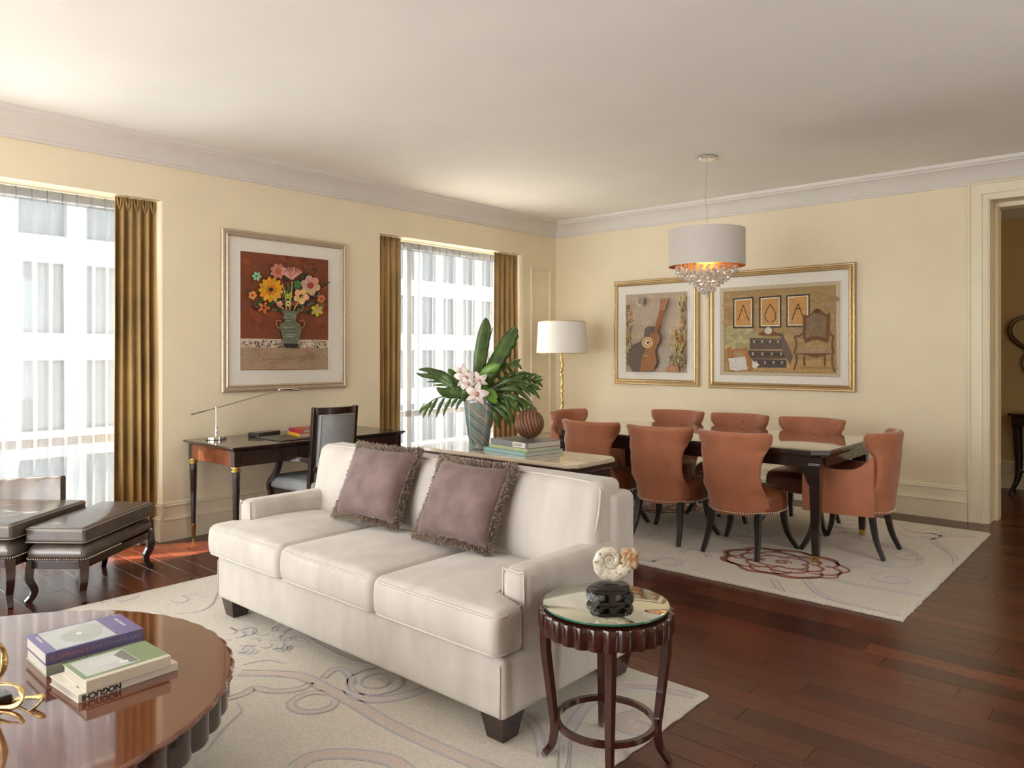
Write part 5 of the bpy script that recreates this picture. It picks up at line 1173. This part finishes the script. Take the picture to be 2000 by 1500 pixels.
P.ell(1269, 669, 11, 11, (206, 172, 128)); P.ell(1269, 669, 8, 8, (176, 140, 96)); P.ell(1269, 669, 5, 5, (226, 214, 190)); P.ell(1270, 669, 3, 3, (96, 78, 60)); P.line([(1261, 694), (1270, 695)], 1.6, (196, 160, 116))
for k in range(7): P.curve([(1292+k*3.2, 724), (1296+k*2.5, 700), (1291+k*4, 684), (1294+k*4, 680)], .9, (196, 192, 188))
P.poly([(1308, 716), (1330, 714), (1330, 727), (1306, 727)], (176, 128, 100)); P.build('print', T); mat_bevel(T, ty, 1.018, 1.782, 1.186, 2.052, .0165)
T = picture('framed_interior_print', 'wide gilt-framed print of an antique armchair and three compass drawings', ty, 2.020, 3.468, 1.040, 2.222, .06, gprof, 'goldframe', (0, -1, 0)); loc = Vector(T.location)
P = Paint(lambda px, py: atY(px, py, -.019)-loc, (0, -1, 0)); rn = random.Random(4)
P.clip = (1407, 563, 1641, 548, 732, 737)
P.poly([(1407, 563), (1641, 548), (1641, 737), (1407, 732)], (190, 176, 150))
P.poly([(1413, 570), (1633, 556), (1634, 730), (1414, 726)], (160, 132, 88))
for k in range(170): P.ell(rn.uniform(1420, 1628), rn.uniform(572, 722), rn.uniform(4, 16), rn.uniform(2, 6), rn.choice([(164, 136, 92), (152, 124, 82), (170, 142, 98), (156, 134, 98), (160, 126, 76)]), rn.uniform(-.3, .3))
for k in range(40): P.ell(rn.uniform(1420, 1480), rn.uniform(640, 680), rn.uniform(4, 12), rn.uniform(3, 7), rn.choice([(168, 156, 112), (174, 164, 124), (158, 146, 104)]))
P.poly([(1420, 702), (1630, 704), (1632, 728), (1416, 724)], (176, 142, 92))
for x0, y0, x1, y1 in ((1432, 582, 1472, 641), (1483, 579, 1526, 640), (1536, 576, 1582, 639)):
    sl_ = -2.5; P.poly([(x0, y0+1), (x1, y0+sl_), (x1, y1), (x0, y1+.5)], (74, 66, 58)); P.poly([(x0+3, y0+3.5), (x1-3, y0+sl_+3.5), (x1-3, y1-3), (x0+3, y1-3)], (214, 204, 184)); P.poly([(x0+5, y0+6), (x1-5, y0+sl_+5.5), (x1-5, y1-5), (x0+5, y1-5)], (190, 140, 82))
P.line([(1452, 596), (1442, 626)], 1.6, (56, 46, 38)); P.line([(1452, 596), (1463, 627)], 1.6, (56, 46, 38))
P.curve([(1505, 594), (1496, 610), (1495, 622), (1502, 629)], 1.6, (56, 46, 38)); P.curve([(1505, 594), (1514, 610), (1515, 622), (1508, 629)], 1.6, (56, 46, 38)); P.line([(1559, 593), (1547, 625)], 1.6, (56, 46, 38)); P.line([(1559, 593), (1570, 622)], 1.6, (56, 46, 38)); P.line([(1554, 603), (1564, 603)], 1.4, (56, 46, 38))
P.poly([(1482, 655), (1484, 650), (1492, 648), (1494, 640), (1501, 637), (1508, 640), (1511, 648), (1522, 651), (1524, 656)], (112, 74, 50)); P.ell(1501, 646, 7.5, 7, (206, 196, 180))
for x0, y0, x1, y1, c in ((1465, 660, 1528, 682, (96, 82, 70)), (1463, 684, 1534, 700, (88, 74, 62)), (1470, 701, 1536, 718, (82, 72, 66))):
    P.poly([(x0, y0), (x1, y0+2), (x1, y1), (x0, y1)], c); P.line([(x0, y0+7), (x1, y0+8)], 1.2, (52, 44, 38))
    for k in range(4): P.ell(x0+8+k*(x1-x0-16)/3, y0+7, 2, 3, (170, 160, 146))
P.poly([(1524, 652), (1528, 650), (1548, 696), (1544, 712), (1530, 690)], (104, 88, 86))
P.poly([(1421, 680), (1428, 676), (1440, 726), (1424, 724)], (164, 112, 66)); P.poly([(1423, 700), (1460, 696), (1466, 720), (1440, 724), (1426, 722)], (206, 202, 194)); P.poly([(1452, 678), (1458, 678), (1474, 722), (1462, 726)], (164, 112, 66)); P.poly([(1428, 682), (1454, 680), (1456, 684), (1430, 687)], (164, 112, 66)); P.poly([(1470, 704), (1484, 712), (1476, 720), (1470, 718)], (210, 206, 198))
ch_ = (112, 76, 46)
P.poly([(1569, 622), (1571, 612), (1574, 616), (1584, 614), (1590, 605), (1597, 602), (1604, 606), (1610, 612), (1617, 614), (1620, 607), (1622, 620), (1619, 660), (1616, 670), (1600, 664), (1586, 664), (1574, 670), (1568, 660)], ch_)
P.poly([(1575, 622), (1590, 612), (1603, 613), (1615, 620), (1614, 660), (1600, 657), (1586, 657), (1574, 661)], (128, 104, 78)); P.ell(1596, 607, 6, 4, (96, 60, 38))
P.poly([(1556, 676), (1622, 676), (1626, 690), (1554, 690)], (158, 132, 100)); P.poly([(1552, 690), (1628, 690), (1612, 694), (1594, 699), (1576, 694)], ch_)
for pts in ([(1572, 646), (1562, 656), (1553, 657), (1556, 672), (1551, 690)], [(1618, 646), (1624, 655), (1628, 657), (1625, 672), (1629, 690)], [(1554, 690), (1556, 706), (1551, 722)], [(1626, 690), (1626, 708), (1630, 726)], [(1571, 694), (1571, 714)], [(1610, 694), (1612, 714)]): P.curve(pts, 3.2, ch_)
P.ell(1595, 718, 34, 3, (150, 120, 80)); P.build('print', T); mat_bevel(T, ty, 2.150, 3.338, 1.173, 2.062, .0165)

# ---------------------------------------------------------------- hallway pieces
T = thing('knot_wall_art', 'dark interlaced ring wall sculpture in the hallway beyond the doorway', 'wall art', (4.80, 2.05, 1.54))
for k in range(5):
    a_ = 2*pi*k/5+.35; mb = MB(); cx_, cz_ = .215*cos(a_), .215*sin(a_)
    L = []
    for i in range(48):
        t = 2*pi*i/48; u, w_ = .235*cos(t), .17*sin(t); L.append((cx_+u*cos(a_)-w_*sin(a_), -.035-.012*sin(3*t+k), cz_+u*sin(a_)+w_*cos(a_)))
    mb.tube(L, .023, 4, closed=True, sq=True, flat=.8); ob = mb.build('ring', 'blackwood', T, smooth=30)
    mb = MB(); mb.tube([(x, y-.019, z) for x, y, z in L], .007, 4, closed=True, sq=True); mb.build('bronze_edge', 'golddark', ob, smooth=30)
mb = MB(); mb.box(-.02, .02, -.03, -.001, -.02, .02); mb.build('wall_bracket', 'blackwood', T)
T = thing('hall_console', 'dark hall console with curved legs beyond the doorway', 'console table', (4.95, 1.83, 0))
mb = MB(); mb.rbox(.56, .18, .012, .005, (0, 0, .788)); mb.build('top', 'espresso', T, smooth=30)
mb = MB(); mb.rbox(.53, .16, .05, .01, (0, 0, .725)); mb.build('frieze', 'espresso', T, smooth=30)
for sx in (-1, 1):
    for sy in (-1, 1):
        mb = MB(); P_ = [(sx*.50, sy*.13, .69), (sx*.49, sy*.125, .45), (sx*.485, sy*.12, .25), (sx*.50, sy*.13, .12), (sx*.55, sy*.155, .004)]; mb.tube(smoothpts(P_, 5), [.024-.014*i/20 for i in range(21)], sq=True, up=(0, 1, 0)); mb.build('leg', 'blackwood', T, smooth=35)
mb = MB(); mb.tube([(-.485, 0, .21), (.485, 0, .21)], .009, sq=True); mb.tube([(-.485, -.12, .21), (-.485, .12, .21)], .009, sq=True); mb.tube([(.485, -.12, .21), (.485, .12, .21)], .009, sq=True); mb.build('stretcher', 'blackwood', T)
